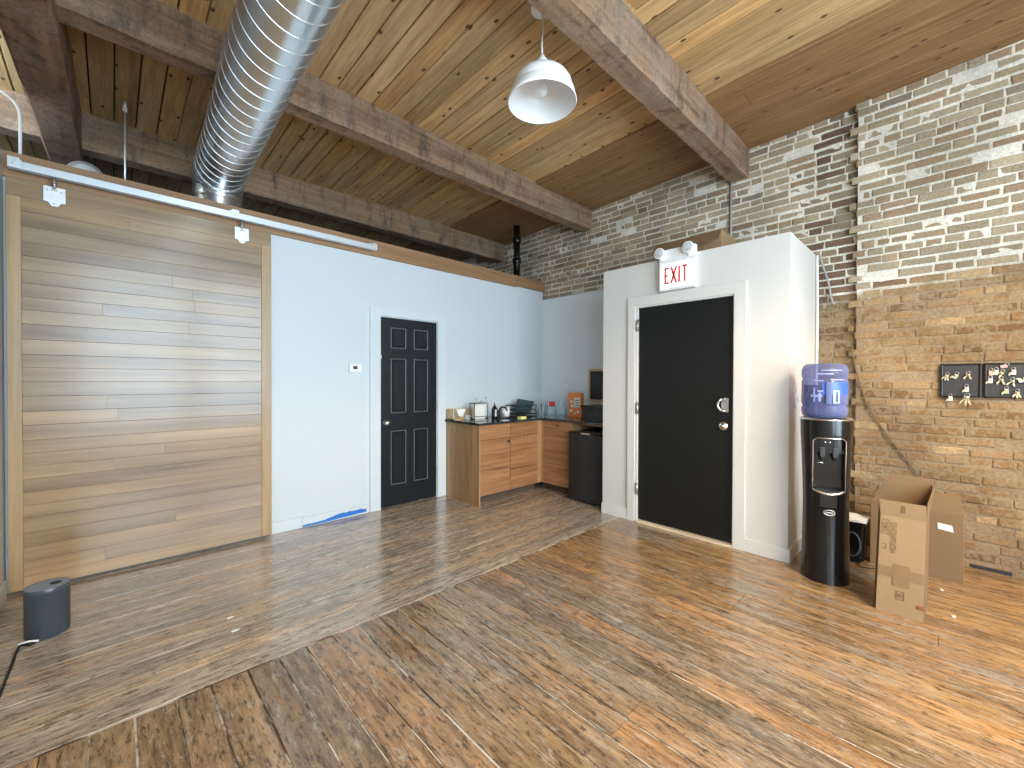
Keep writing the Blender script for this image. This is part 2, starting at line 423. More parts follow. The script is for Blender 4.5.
def beam(y0, y1, zb, label, x0=-2.55, x1=XW + .02):
    bm = B(); n = 60; segs = []
    prof = [(y0, zc(y0) + .02), (y0, zb + .02), (y0 + .012, zb), (y1 - .012, zb), (y1, zb + .02), (y1, zc(y1) + .02)]
    for i in range(n + 1):
        xx = x0 + (x1 - x0) * i / n
        ring = []
        for j, (yy, zz) in enumerate(prof):
            jy = R.uniform(-.004, .004) if 0 < i < n and 0 < j < 5 else 0
            jz = R.uniform(-.004, .004) if 0 < i < n and 0 < j < 5 else 0
            ring.append(bm.verts.new((xx, yy + jy, zz + jz)))
        segs.append(ring)
    for a, b_ in zip(segs, segs[1:]):
        for j in range(len(prof)): bm.faces.new((a[j], a[(j + 1) % 6], b_[(j + 1) % 6], b_[j]))
    bm.faces.new(segs[0][::-1]); bm.faces.new(segs[-1])
    return tag(obj('ceiling_beam', bm, M['beam']), label, 'beam', kind='structure')
beam(1.375, 1.56, 3.325, 'old brown timber beam nearest the white pendant lamp, ending at the brick above the exit sign')
beam(3.23, 3.39, 3.293, 'long old timber beam crossing just above the silver duct, second from the brick corner')
beam(4.90, 5.07, 3.225, 'dark old timber beam farthest back, behind the plank sliding door')
bm = B()
n = 50; prof = [(-.11, 3.62), (-.11, 3.205), (-.095, 3.19), (.095, 3.19), (.11, 3.205), (.11, 3.62)]; segs = []
for i in range(n + 1):
    yy = Y0 + (Y1 - Y0) * i / n; cx = -.318 + (yy - 3.2) * .021; ring = []
    for j, (xx, zz) in enumerate(prof):
        jt = R.uniform(-.004, .004) if 0 < j < 5 else 0
        ring.append(bm.verts.new((cx + xx + jt, yy, min(zz, zc(yy) + .02) + (R.uniform(-.003, .003) if 0 < j < 5 else 0))))
    segs.append(ring)
for a, b_ in zip(segs, segs[1:]):
    for j in range(6): bm.faces.new((a[j], a[(j + 1) % 6], b_[(j + 1) % 6], b_[j]))
bm.faces.new(segs[0][::-1]); bm.faces.new(segs[-1])
tag(obj('ceiling_girder', bm, M['girder']), 'thick reddish timber girder crossing under the beams at the upper left corner', 'beam', kind='structure')

# ------------------------------------------------------------------ brick wall (one mesh, mortar behind)
def brick_wall(y_lo, y_hi, xf, name, tooth=None, skip=None):
    bm = B(); lt = bm.faces.layers.int.new('bid'); tints = []
    pitch = .0675; c = 0; z = .0
    top = zc((y_lo + y_hi) / 2) + .05
    while z < 3.72:
        off = (c % 2) * .108 + R.uniform(-.02, .02); header = (c % 6 == 5)
        y = y_lo - R.uniform(0, .1) - off
        lim = y_hi + (tooth(c) if tooth else 0)
        while y < lim:
            Lb = (.098 if header or R.random() < .14 else .198) + R.uniform(-.014, .014)
            ya, yb = max(y, y_lo), min(y + Lb, lim)
            y += Lb + .011
            if yb - ya < .03: continue
            if z > zc(yb) : continue
            hgt = pitch - R.uniform(.010, .018); dx = R.uniform(-.006, .004)
            if R.random() < .05: dx += .008
            zz = z + R.uniform(-.002, .002) + .004 * math.sin(ya * 1.7 + c)
            x_f = xf + dx - (0.0)
            n0 = len(bm.faces)
            i1 = .0035; i2 = .009
            rings = []
            for ins, xx in ((0, x_f + .03), (0, x_f + .006), (i1, x_f + .0015), (i2, x_f)):
                q = [(ya + ins, zz + ins), (yb - ins, zz + ins), (yb - ins, zz + hgt - ins), (ya + ins, zz + hgt - ins)]
                jit = .0036
                rings.append([bm.verts.new((xx + R.uniform(-.001, .001), a + R.uniform(-jit, jit), b_ + R.uniform(-jit, jit))) for a, b_ in q])
            for A, Q in zip(rings, rings[1:]):
                for j in range(4): bm.faces.new((A[j], A[(j + 1) % 4], Q[(j + 1) % 4], Q[j]))
            bm.faces.new(rings[-1])
            bm.faces.ensure_lookup_table()
            for f in bm.faces[n0:]: f[lt] = len(tints)
            lowz = z < 2.12 - .09 * ya  # below the painted lamplight edge
            r = R.random(); v = R.uniform(.85, 1.15)
            if not lowz:
                tn = (.40, .335, .25) if r < .55 else ((.47, .40, .305) if r < .8 else ((.36, .265, .185) if r < .94 else (.27, .23, .19)))
                if z < 2.75 and ya > -1 and r > .6 and ya < 1.2: tn = (.40, .30, .215)
            else:
                tn = (.27, .185, .11) if r < .55 else ((.32, .23, .14) if r < .80 else ((.46, .36, .235) if r < .90 else (.20, .135, .085)))
            if tooth is None and ya < .80:       # darker, redder ragged edge beside the step
                dk_ = R.uniform(.55, .90); tn = tuple(q * dk_ for q in tn)
                if R.random() < .30: tn = (.19, .125, .095)
            tints.append(tuple(q * v for q in tn))
        z += pitch; c += 1
    me = bpy.data.meshes.new(name); bmesh.ops.recalc_face_normals(bm, faces=bm.faces); bm.to_mesh(me); bm.free()
    ids = [0] * len(me.polygons); me.attributes['bid'].data.foreach_get('value', ids)
    ta = me.attributes.new('tint', 'FLOAT_COLOR', 'FACE'); ta.data.foreach_set('color', [q for i in ids for q in (*tints[i], 1)])
    me.materials.append(M['brick']); o = bpy.data.objects.new(name, me); C.objects.link(o)
    return o
wr = thing('wall_right', (XW, 1.5, 0), 'bare old brick wall at the right, whitewashed above and tan below', 'wall', kind='structure'); del wr['category']
def adopt(o, p): o.parent = p; o.location = -p.location; return o
adopt(brick_wall(.55, 5.6, XW, 'bricks'), wr)
adopt(brick_wall(-1.5, .555, XR, 'bricks', tooth=lambda c: .045 * ((c * 7) % 3 - 1)), wr)
def grid_panel(bm, x, y0, y1, z0, z1, step=.05, amp=.002):
    ny, nz = max(1, int((y1 - y0) / step)), max(1, int((z1 - z0) / step))
    g = [[bm.verts.new((x + R.uniform(-amp, amp), y0 + (y1 - y0) * i / ny, z0 + (z1 - z0) * j / nz)) for j in range(nz + 1)] for i in range(ny + 1)]
    for i in range(ny):
        for j in range(nz): bm.faces.new((g[i][j], g[i][j + 1], g[i + 1][j + 1], g[i + 1][j]))
bm = B(); grid_panel(bm, XW + .0045, .5, Y1, -.03, 3.75); grid_panel(bm, XR + .0045, Y0, .545, -.03, 3.75)
add_box(bm, XW + .012, XW + .2, Y0, Y1, -.05, 3.76); add_box(bm, XR + .012, XW + .05, Y0, .535, -.05, 3.76)
adopt(obj('mortar', bm, M['mortar'], fix=True), wr)

# ------------------------------------------------------------------ partition wall (left in the picture), opening for door_1
D1a, D1b, D1z = 1.995, 2.690, 2.0
bm = B()
for d in ((X0 - .1, D1a, YA, YA + .12, 0, 2.74), (D1b, XW - .02, YA, YA + .12, 0, 2.74), (D1a, D1b, YA, YA + .12, D1z, 2.74)): add_box(bm, *d)
struct('wall_left', bm, M['blueish'])
bm = B(); add_box(bm, X0 - .1, 3.94, YA - .028, YA - .001, 2.592, 2.748, .002); add_box(bm, 3.945, XW - .012, YA - .028, YA - .001, 2.605, 2.748, .002)
add_box(bm, X0 - .1, XW - .012, YA - .001, YA + .125, 2.741, 2.752)
struct('trim_1', bm, M['header'])
# kitchen back wall over the brick, end wall stub, outer shell
bm = B(); add_box(bm, 4.44, XW - .012, 2.44, YA - .001, 0, 2.475); struct('wall_kitchen', bm, plain('cool_white_kitchen_paint', (.70, .76, .79), .5, var=.02, nscale=1.5))
bm = B(); add_box(bm, 4.432, XW - .012, 2.445, YA - .03, 2.475, 2.487); struct('trim_2', bm, M['greyw'])
SW = (-1.85, -1.15, 1.1, 3.15)
bm = B(); add_box(bm, X0 - .1, X0, SW[1], 2.2, 0, 3.27); add_box(bm, X0 - .1, X0, 2.2, YA - .001, 0, 2.745); add_box(bm, X0 - .1, X0, Y0, SW[0], 0, 3.6); add_box(bm, X0 - .1, X0, SW[0], SW[1], 0, SW[2]); add_box(bm, X0 - .1, X0, SW[0], SW[1], SW[3], 3.6)
struct('wall_side', bm, M['greyw'])
bm = B()
for d in ((SW[0], SW[0] + .05, SW[2], SW[3]), (SW[1] - .05, SW[1], SW[2], SW[3]), (SW[0], SW[1], SW[2], SW[2] + .05), (SW[0], SW[1], SW[3] - .05, SW[3]), (SW[0], SW[1], 2.2, 2.24)): add_box(bm, X0 - .07, X0 - .03, *d)
struct('window_3', bm, M['black_paint'])  # unseen side window, added to brighten the kitchen nook and entry front
bm = B(); add_box(bm, X0, X0 + .014, 2.2, YA - .09, 0, .11, .003); struct('baseboard_side', bm, M['greyw'])
bm = B(); add_box(bm, -2.6, XW, Y1, Y1 + .1, 0, 3.9); struct('wall_far', bm, M['greyw'])
bm = B(); add_box(bm, -2.7, -2.6, YA, Y1, 0, 3.9); add_box(bm, -.66, -.61, SW[1] + .02, YA, 2.68, 3.7); add_box(bm, -2.6, X0 - .1, YA, YA + .12, 0, 2.74); struct('wall_outer_light_block', bm, M['greyw'])  # outer walls, plus an unseen panel added to keep stray light out
bm = B(); add_box(bm, -2.6, XW - .012, YA + .121, Y1, 2.62, 2.70); struct('ceiling_back_room', bm, M['blackmat'])
# rear wall with tall street windows (behind the camera)
WIN = [(-.42, 1.05), (1.30, 2.75)]
bm = B(); yr0, yr1 = Y0 - .15, Y0
zb, zt = .45, 3.35
xs = [X0 - .1] + [v for w in WIN for v in w] + [XW + .2]
for i in range(0, len(xs), 2): add_box(bm, xs[i], xs[i + 1], yr0, yr1, 0, 3.9)
for a, b_ in WIN: add_box(bm, a, b_, yr0, yr1, 0, zb); add_box(bm, a, b_, yr0, yr1, zt, 3.9)
struct('wall_rear', bm, M['white'])
for i, (a, b_) in enumerate(WIN):
    bm = B()
    for d in ((a, a + .05, zb, zt), (b_ - .05, b_, zb, zt), (a, b_, zb, zb + .05), (a, b_, zt - .05, zt), ((a + b_) / 2 - .02, (a + b_) / 2 + .02, zb, zt), (a, b_, 2.3, 2.34)):
        add_box(bm, d[0], d[1], yr0 + .05, yr0 + .1, d[2], d[3])
    struct('window_%d' % (i + 1), bm, M['black_paint'])

# baseboards of the partition, blue tape
bm = B(); add_box(bm, .99, 1.238, YA - .016, YA, 0, .100, .002); struct('baseboard_left', bm, M['cooltrim'])
bm = B(); add_box(bm, 1.242, 1.868, YA - .014, YA, 0, .088, .002); struct('baseboard_left_run', bm, M['cooltrim'])
bm = B(); pts_t, pts_b = [], []
for i in range(25):
    u = i / 24; xx = 1.243 + .60 * u
    h = .020 + .05 * max(0, min(1, (u - .28) * 4)) * (1 if u < .93 else .5) * .75 + R.uniform(-.007, .008)
    lo = .004 + .018 * max(0, u - .3)
    pts_b.append((xx, lo)); pts_t.append((xx, min(.078, lo + h * .75)))
for i in range(24):
    q = [pts_b[i], pts_b[i + 1], pts_t[i + 1], pts_t[i]]
    A = [bm.verts.new((a, YA - .0152, z)) for a, z in q]; Q = [bm.verts.new((a, YA - .0142, z)) for a, z in q]
    bm.faces.new(A); bm.faces.new(Q[::-1])
    for j in range(4): bm.faces.new((A[j], A[(j + 1) % 4], Q[(j + 1) % 4], Q[j]))
tag(obj('masking_tape', bm, M['blue']), 'torn blue masking tape along the white baseboard left of the panelled door', 'tape')

# ------------------------------------------------------------------ door_1: six panel door
d1 = thing('door_1', ((D1a + D1b) / 2, YA, 0), 'blue-black six-panel door in a white casing', None, kind='structure')
fy = YA + .005
bm = B(); sa, sb, sz0, sz1 = 2.005, 2.682, .014, 1.990
cols = [(2.118, 2.300), (2.392, 2.572)]; rows = [(.229, .803), (.987, 1.567), (1.673, 1.893)]
xe = [sa, cols[0][0], cols[0][1], cols[1][0], cols[1][1], sb]; ze = [sz0, rows[0][0], rows[0][1], rows[1][0], rows[1][1], rows[2][0], rows[2][1], sz1]
add_box(bm, sa, sb, fy + .014, fy + .04, sz0, sz1)
for i in range(5):
    for j in range(7):
        if i in (1, 3) and j in (1, 3, 5): continue
        add_box(bm, xe[i], xe[i + 1], fy, fy + .02, ze[j], ze[j + 1])
obj('door_slab', bm, M['navy_paint'], d1)
for a, b_ in cols:
    for c0, c1 in rows:
        bm = B()
        add_prism(bm, [(a + .028, c0 + .028), (b_ - .028, c0 + .028), (b_ - .028, c1 - .028), (a + .028, c1 - .028)], 1, fy + .004, fy + .015)
        bmesh.ops.bevel(bm, geom=bm.edges[:], offset=.006, segments=1, affect='EDGES')
        pn = obj('panel', bm, M['navy_paint'], d1)
        bm = B(); w = .010
        for d in ((a, b_, c0, c0 + w), (a, b_, c1 - w, c1), (a, a + w, c0, c1), (b_ - w, b_, c0, c1)):
            add_box(bm, d[0], d[1], fy - .002, fy + .015, d[2], d[3], .003)
        obj('panel_moulding', bm, M['panel_edge'], d1)
bm = B()
for d in ((1.882, 1.996, 0, 2.086), (2.690, 2.804, 0, 2.086)): add_box(bm, d[0], d[1], YA - .018, YA, d[2], d[3], .003)
add_box(bm, 1.996, 2.690, YA - .018, YA, 2.0, 2.086, .003)
add_box(bm, 1.995, 2.004, YA, YA + .11, 0, 2.0); add_box(bm, 2.683, 2.691, YA, YA + .11, 0, 2.0); add_box(bm, 2.0, 2.69, YA, YA + .11, 1.992, 2.001)
obj('door_casing', bm, M['cooltrim'], d1)
bm = B(); rot = Matrix.Translation((2.058, fy, .895)) @ Matrix.Rotation(PI / 2, 4, 'X')
add_lathe(bm, [(0, 0), (.03, 0), (.03, .006), (.011, .010), (.011, .03), (.024, .036), (.028, .048), (.024, .060), (0, .064)], mat=rot, seg=20)
obj('door_knob', bm, M['chrome'], d1)
for z in (.30, 1.05, 1.80):
    bm = B(); add_box(bm, 2.680, 2.690, YA - .004, YA + .01, z - .045, z + .045, .001); obj('hinge', bm, M['satin'], d1)
bm = B(); add_box(bm, 2.0055, 2.012, YA - .004, YA + .006, 1.56, 1.60); obj('strike_latch', bm, M['satin'], d1)
bm = B(); add_box(bm, D1a - .05, D1b + .05, YA + .05, YA + .119, 0, .0); 
bm.free()

# ------------------------------------------------------------------ exit enclosure, door_2
BY0, BY1, BZ = .824, 2.44, 2.438
E0, E1, EZ = 1.200, 2.055, 2.03
bm = B()
add_box(bm, XB, XB + .11, BY0, E0, 0, BZ); add_box(bm, XB, XB + .11, E1, BY1, 0, BZ); add_box(bm, XB, XB + .11, E0, E1, EZ, BZ)
add_box(bm, XB + .11, XW - .012, BY0, BY0 + .1, 0, BZ); add_box(bm, XB + .11, XW - .012, BY1 - .1, BY1, 0, BZ)
add_box(bm, XB + .05, XW - .012, BY0 + .05, BY1 - .05, BZ - .08, BZ - .002)
struct('wall_entry', bm, M['warmw'])
d2 = thing('door_2', (XB, (E0 + E1) / 2, 0), 'flat black exit door in a white casing', None, kind='structure')
box('door_slab', (XB + .008, XB + .05, 1.212, 2.046, .030, 2.022), M['black_paint'], d2, .002)
bm = B()
add_box(bm, XB - .018, XB, 1.112, E0, 0, 2.128, .002); add_box(bm, XB - .018, XB, E1 + .02, 2.152, 0, 2.128, .002); add_box(bm, XB - .018, XB, E0, E1 + .02, EZ + .01, 2.128, .002)
add_box(bm, XB - .010, XB + .10, E0, E0 + .007, .0, EZ); add_box(bm, XB - .012, XB + .10, E1 - .004, E1 + .02, .0, EZ + .012); add_box(bm, XB - .006, XB + .10, E0, E1, EZ - .004, EZ + .01)
obj('door_casing', bm, M['warmt'], d2)
box('threshold', (XB - .03, XB + .11, E0 + .007, E1 - .004, 0, .022), M['threshold'], d2, .004)
for z in (.32, 1.08, 1.86):
    bm = B(); add_tube(bm, [(XB - .018, 2.046, z - .055), (XB - .018, 2.046, z + .055)], .009, 10); add_box(bm, XB - .014, XB - .011, 2.046, 2.072, z - .05, z + .05)
    obj('hinge', bm, M['satin'], d2)
bm = B(); rot = Matrix.Translation((XB + .008, 1.282, .972)) @ Matrix.Rotation(-PI / 2, 4, 'Y')
add_lathe(bm, [(0, 0), (.036, 0), (.036, .008), (.030, .014), (.010, .016), (.010, .022), (0, .023)], mat=rot, seg=24); obj('deadbolt', bm, M['chrome'], d2)
bm = B(); add_box(bm, XB + .003, XB + .009, 1.245, 1.30, 1.085, 1.20, .002)
obj('latch_plate', bm, M['satin'], d2)
bm = B(); add_tube(bm, smoothpath([(XB + .008, 1.275, 1.195), (XB - .035, 1.29, 1.19), (XB - .045, 1.31, 1.145), (XB - .035, 1.29, 1.10), (XB + .008, 1.275, 1.095)], 6), .0085, 8)
obj('pull_handle', bm, M['chrome'], d2)
bm = B()
add_box(bm, XB - .015, XB, BY0 - .015, 1.112, 0, .10, .002); add_box(bm, XB - .015, XB, 2.152, BY1 + .004, 0, .10, .002); add_box(bm, XB, XW - .05, BY0 - .015, BY0, 0, .10, .002)
struct('baseboard_entry', bm, M['warmt'])

# ------------------------------------------------------------------ sliding plank door and its track
sd = thing('sliding_plank_door', (.256, 4.0, .024), 'wide sliding door of pale horizontal wooden boards on a steel track', 'sliding door', kind='thing')
DX0, DX1, DZ0, DZ1 = -.466, .978, .024, 2.578
rects = []; z = DZ0; rows_ = 0
while z < DZ1 - .01:
    h = R.uniform(.078, .098)
    if z + h > DZ1 - .06: h = DZ1 - z
    top = z > 2.44
    a, e = (DX0, DX1) if top else (DX0 + .061, DX1 - .073)
    cuts = [a] + ([a + (e - a) * R.uniform(.25, .8)] if R.random() < .55 else []) + [e]
    for p, q in zip(cuts, cuts[1:]):
        v = R.uniform(.82, 1.12); w_ = R.uniform(-.04, .04)
        rects.append(((p, q - .0006, 3.985, 4.02, z, z + h - .0014, .0008), (v * (1 + w_), v, v * (1 - w_)), rv()))
    z += h
bo = boards('boards', rects, M['door_board'], 1); bo.parent = sd; bo.location = -sd.location
zt_ = [r[0][4] for r in rects if r[0][0] == DX0][0]
for a, e in ((DX0, DX0 + .0605), (DX1 - .0725, DX1)):
    box('stile', (a, e, 3.980, 4.022, DZ0, zt_ - .002), M['door_stile'], sd, .002)
def hanger(px):
    bm = B()
    poly = [(-.048, .06), (.048, .06), (.048, -.035), (.028, -.038), (.020, -.052), (.012, -.062), (-.012, -.062), (-.020, -.052), (-.028, -.038), (-.048, -.035)]
    add_prism(bm, [(px + a, 2.506 + b_) for a, b_ in poly], 1, 3.972, 3.979)
    for a, b_ in ((-.03, .035), (.03, .035), (0, -.045)):
        add_lathe(bm, [(0, 0), (.006, 0), (.005, .004), (0, .005)], mat=Matrix.Translation((px + a, 3.972, 2.506 + b_)) @ Matrix.Rotation(PI / 2, 4, 'X'), seg=10)
    o = obj('hanger_plate', bm, M['zinc'], sd)
    bm = B(); add_tube(bm, [(px, 3.966, 2.545), (px, 3.966, 2.635)], .009, 10); add_tube(bm, [(px, 3.966, 2.572), (px, 3.966, 2.585)], .014, 6)
    add_box(bm, px - .014, px + .014, 3.958, 3.976, 2.54, 2.556)
    o2 = obj('hanger_bolt', bm, M['satin'], sd)
hanger(-.263); hanger(.764)
tk = thing('sliding_door_track', (.73, 3.966, 2.62), 'long pale steel box track fixed above the sliding plank door', 'door track')
bm = B()
add_prism(bm, [(3.945, 2.625), (3.958, 2.625), (3.958, 2.629), (3.949, 2.629), (3.949, 2.667), (3.984, 2.667), (3.984, 2.629), (3.975, 2.629), (3.975, 2.625), (3.988, 2.625), (3.988, 2.671), (3.945, 2.671)], 0, -.455, 1.905)
obj('track', bm, M['rail'], tk)
for px in (-.43, .715, 1.885):
    bm = B(); add_box(bm, px - .024, px + .024, 3.9405, 3.9445, 2.628, 2.69, .001); add_box(bm, px - .024, px + .024, 3.9405, 4.032, 2.673, 2.677, .001)
    add_box(bm, px - .024, px + .024, 4.028, 4.032, 2.673, 2.71, .001)
    add_lathe(bm, [(0, 0), (.008, 0), (.007, .005), (0, .006)], mat=Matrix.Translation((px, 3.9405, 2.65)) @ Matrix.Rotation(PI / 2, 4, 'X'), seg=8)
    obj('mount_bracket', bm, M['zinc'], tk)

# ------------------------------------------------------------------ duct
du = thing('spiral_duct', (.6, 3, 3.05), 'large silver spiral duct running under the ceiling to the plank door wall', 'duct')
ang = .0328; A0 = Vector((.514, 0, 3.056)); u = Vector((math.sin(ang), math.cos(ang), 0)); rad = .175
path = []; Ys = -1.6
s_end = 4.12
for i in range(int((s_end - Ys) / .02) + 1): path.append(A0 + u * (Ys + i * .02))
ce = path[-1] - Vector((0, 0, .20))
for k_ in range(1, 19):
    a = k_ / 18 * PI / 2; path.append(ce + u * (.20 * math.sin(a)) + Vector((0, 0, .20 * math.cos(a))))
bottom = path[-1]
elbow_start = len(path) - 18
bm = B(); add_tube(bm, path, rad, 48, caps=False)
dt = obj('duct_pipe', bm, M['galv'], du)
bm = B(); lo = [bottom + Vector((0, 0, -i * .02)) for i in range(0, int((bottom.z - 2.705) / .02) + 1)] ; add_tube(bm, lo, rad - .003, 48, caps=False); add_tube(bm, [lo[0] + Vector((0, 0, .003)), lo[0] - Vector((0, 0, .012))], rad + .003, 48, caps=False)
obj('duct_drop', bm, M['galv'], du)
bm = B(); pts = []; side = Vector((u.y, -u.x, 0)); turns = 1 / .115
n_ = 40
L0 = Ys; tot = (s_end - Ys) * turns
for i in range(int(tot * n_)):
    th = 2 * PI * i / n_; s = L0 + i / n_ / turns
    pts.append(A0 + u * s + (rad + .001) * (math.cos(th) * side + math.sin(th) * Vector((0, 0, 1))))
add_tube(bm, pts, .0019, 4)
obj('spiral_seam', bm, M['galv'], du)
bm = B()
for k_ in range(0, 6):   # gored elbow seams
    a = k_ / 5 * PI / 2; c0 = ce + u * (.20 * math.sin(a)) + Vector((0, 0, .20 * math.cos(a)))
    nn = u * math.sin(a) + Vector((0, 0, math.cos(a)))
    add_tube(bm, [c0 + (rad + .001) * (math.cos(2 * PI * q / 40) * side + math.sin(2 * PI * q / 40) * nn) for q in range(40)], .003, 4, closed=True)
obj('elbow_seam', bm, M['galv'], du)

# vent stack
vs = thing('vent_pipe', (4.13, 4.24, 2.70), 'black cast iron vent pipe rising above the far end of the white wall', 'pipe')
bm = B(); add_tube(bm, [(4.13, 4.24, 2.70), (4.13, 4.24, 3.53)], .046, 20); obj('pipe', bm, M['blackpl'], vs)
for z in (3.27, 2.98):
    bm = B(); add_lathe(bm, [(.046, 0), (.058, .004), (.062, .03), (.060, .07), (.048, .078)], (4.13, 4.24, z), 20); obj('pipe_collar', bm, M['blackpl'], vs)
# rod, conduit, round cap
bm = B(); add_tube(bm, [(.08, 4.5, 2.70), (.08, 4.5, 3.455)], .006, 8); add_box(bm, .066, .094, 4.486, 4.514, 3.44, 3.475, .003); add_tube(bm, [(.08, 4.5, 3.47), (.08, 4.5, zc(4.5) + .003)], .010, 6)
tag(obj('threaded_rod', bm, M['zinc']), 'thin metal rod hanging from the ceiling boards beyond the plank door', 'rod')
bm = B(); add_tube(bm, smoothpath([(-.42, 4.12, 2.752), (-.42, 4.12, 2.98), (-.43, 4.12, 3.07), (-.48, 4.12, 3.125), (-.60, 4.12, 3.14), (-1.5, 4.12, 3.14)], 8), .008, 10)
tag(obj('conduit', bm, M['whitepl']), 'white conduit pipe bending above the end of the door track', 'pipe')
bm = B(); add_lathe(bm, [(0, 0), (.062, .0), (.070, .008), (.080, .008), (.086, -.004), (.100, -.004), (.100, -.03), (0, -.03)], mat=Matrix.Translation((-.135, 4.30, 2.80)) @ Matrix.Rotation(PI / 2, 4, 'X'), seg=40)
tag(obj('duct_cap', bm, plain('dull_grey_metal', (.36, .36, .34), .5, .4)), 'round grey cap showing above the header near the girder', 'duct cap')

# ------------------------------------------------------------------ pendant lamp
px, py = 1.905, 1.738
pl = thing('pendant_lamp', (px, py, 3.047), 'white enamel barn-shade pendant lamp hanging from the plank ceiling', 'pendant lamp')
bm = B(); add_lathe(bm, [(0, -.035), (.045, -.035), (.060, -.028), (.062, -.010), (0, -0.010)], (px - .01, py + .005, zc(py) + .012), 28); obj('canopy', bm, M['enamel'], pl)
bm = B(); add_tube(bm, smoothpath([(px, py, zc(py) - .03), (px + .002, py - .003, 3.48), (px - .002, py + .002, 3.40), (px, py, 3.31)], 5), .006, 8); obj('cord', bm, M['whitepl'], pl)
bm = B(); add_lathe(bm, [(0, .278), (.011, .278), (.015, .264), (.034, .240), (.046, .212), (.047, .165), (.044, .155)], (px, py, 3.047), 28); obj('socket_cap', bm, M['enamel'], pl)
bm = B()
add_lathe(bm, [(.036, .162), (.110, .155), (.155, .133), (.178, .098), (.188, .060), (.190, .050), (.196, .044), (.204, .006), (.210, -.012), (.206, -.016)], (px, py, 3.047), 48)
sh = obj('lamp_shade', bm, M['enamel'], pl)
bm = B()
add_lathe(bm, [(.0, .157), (.036, .157), (.108, .150), (.152, .129), (.174, .095), (.184, .058), (.190, .040), (.200, .004), (.206, -.016)], (px, py, 3.047), 48)
obj('shade_lining', bm, M['enamel_in'], sh)
bpy.data.objects['shade_lining'].location = (0, 0, 0)
bm = B(); add_lathe(bm, [(0, .025), (.018, .030), (.030, .048), (.034, .068), (.030, .090), (.018, .115), (.016, .152)], (px, py, 3.047), 24); obj('bulb', bm, M['clear'], pl)

# ------------------------------------------------------------------ exit sign
es = thing('exit_sign', (XB, 1.65, 2.14), 'white EXIT sign with red letters and two round emergency lamps above the black exit door', 'exit sign')
box('housing', (XB - .052, XB, 1.502, 1.818, 2.138, 2.400), M['whitepl'], es, .006)
box('battery_housing', (XB - .048, XB + .0, 1.500, 1.790, 2.400, 2.500), M['whitepl'], es, .006)
box('sign_face', (XB - .054, XB - .051, 1.520, 1.802, 2.158, 2.372), M['signface'], es, .001)
bm = B(); xf = XB - .057
def stroke(p, q, w=.016):   # p,q in sign coords: s to the right in view (=-Y), t up
    (s0, t0), (s1, t1) = p, q; d = Vector((s1 - s0, t1 - t0)); d.normalize(); n2 = Vector((-d.y, d.x)) * w / 2
    poly = [(s0 + n2.x, t0 + n2.y), (s1 + n2.x, t1 + n2.y), (s1 - n2.x, t1 - n2.y), (s0 - n2.x, t0 - n2.y)]
    add_prism(bm, [(1.766 - a, 2.195 + c) for a, c in poly], 0, xf, xf + .003)
H = .142
for p, q, w in (((.008, 0), (.008, H), .013), ((0, .007), (.042, .007), .014), ((0, H / 2), (.036, H / 2), .013), ((0, H - .007), (.042, H - .007), .014),
             ((.062, 0), (.108, H), .015), ((.108, 0), (.062, H), .015), ((.134, 0), (.134, H), .014), ((.182, 0), (.182, H), .014), ((.158, H - .007), (.206, H - .007), .014)): stroke(p, q, w)
obj('lettering', bm, M['red'], es)
for yy, zz in ((1.800, 2.468), (1.545, 2.470)):
    hd = B(); rot = Matrix.Translation((XB - .060, yy, zz)) @ Matrix.Rotation(-PI / 2, 4, 'Y')
    add_lathe(hd, [(0, -.012), (.03, -.010), (.046, .006), (.049, .030), (.045, .036), (.040, .034)], mat=rot, seg=28)
    add_box(hd, XB - .058, XB - .044, yy - .014, yy + .014, zz - .065, zz - .03, .003)
    hh = obj('lamp_head', hd, M['whitepl'], es)
    ln = B(); add_lathe(ln, [(.041, .033), (.034, .040), (.016, .045), (0, .046)], mat=rot, seg=28); o = obj('lens', ln, M['clear'], hh); o.location = (0, 0, 0)
    ln = B(); add_lathe(ln, [(.014, .010), (.012, .03), (0, .033)], mat=rot, seg=12); o = obj('lamp_bulb', ln, M['chrome'], hh); o.location = (0, 0, 0)

# flattened cardboard on top of the enclosure
bx = thing('cardboard_box', (3.95, 1.67, BZ), 'flat closed cardboard box lying on top of the white entry enclosure', 'box')
box('carton', (3.80, 4.12, 1.375, 1.975, BZ, BZ + .205), M['card'], bx, .004)
bm = B(); add_box(bm, 3.799, 4.121, 1.64, 1.70, BZ + .12, BZ + .2065, .0005); obj('packing_tape', bm, M['tape'], bx)
bm = B(); add_prism(bm, [(1.375, BZ + .204), (1.975, BZ + .204), (1.975, BZ + .208), (1.375, BZ + .208)], 0, 3.72, 3.80)
for v in bm.verts:
    if v.co.x < 3.75: v.co.z -= .10
obj('flap', bm, M['card_dark'], bx)

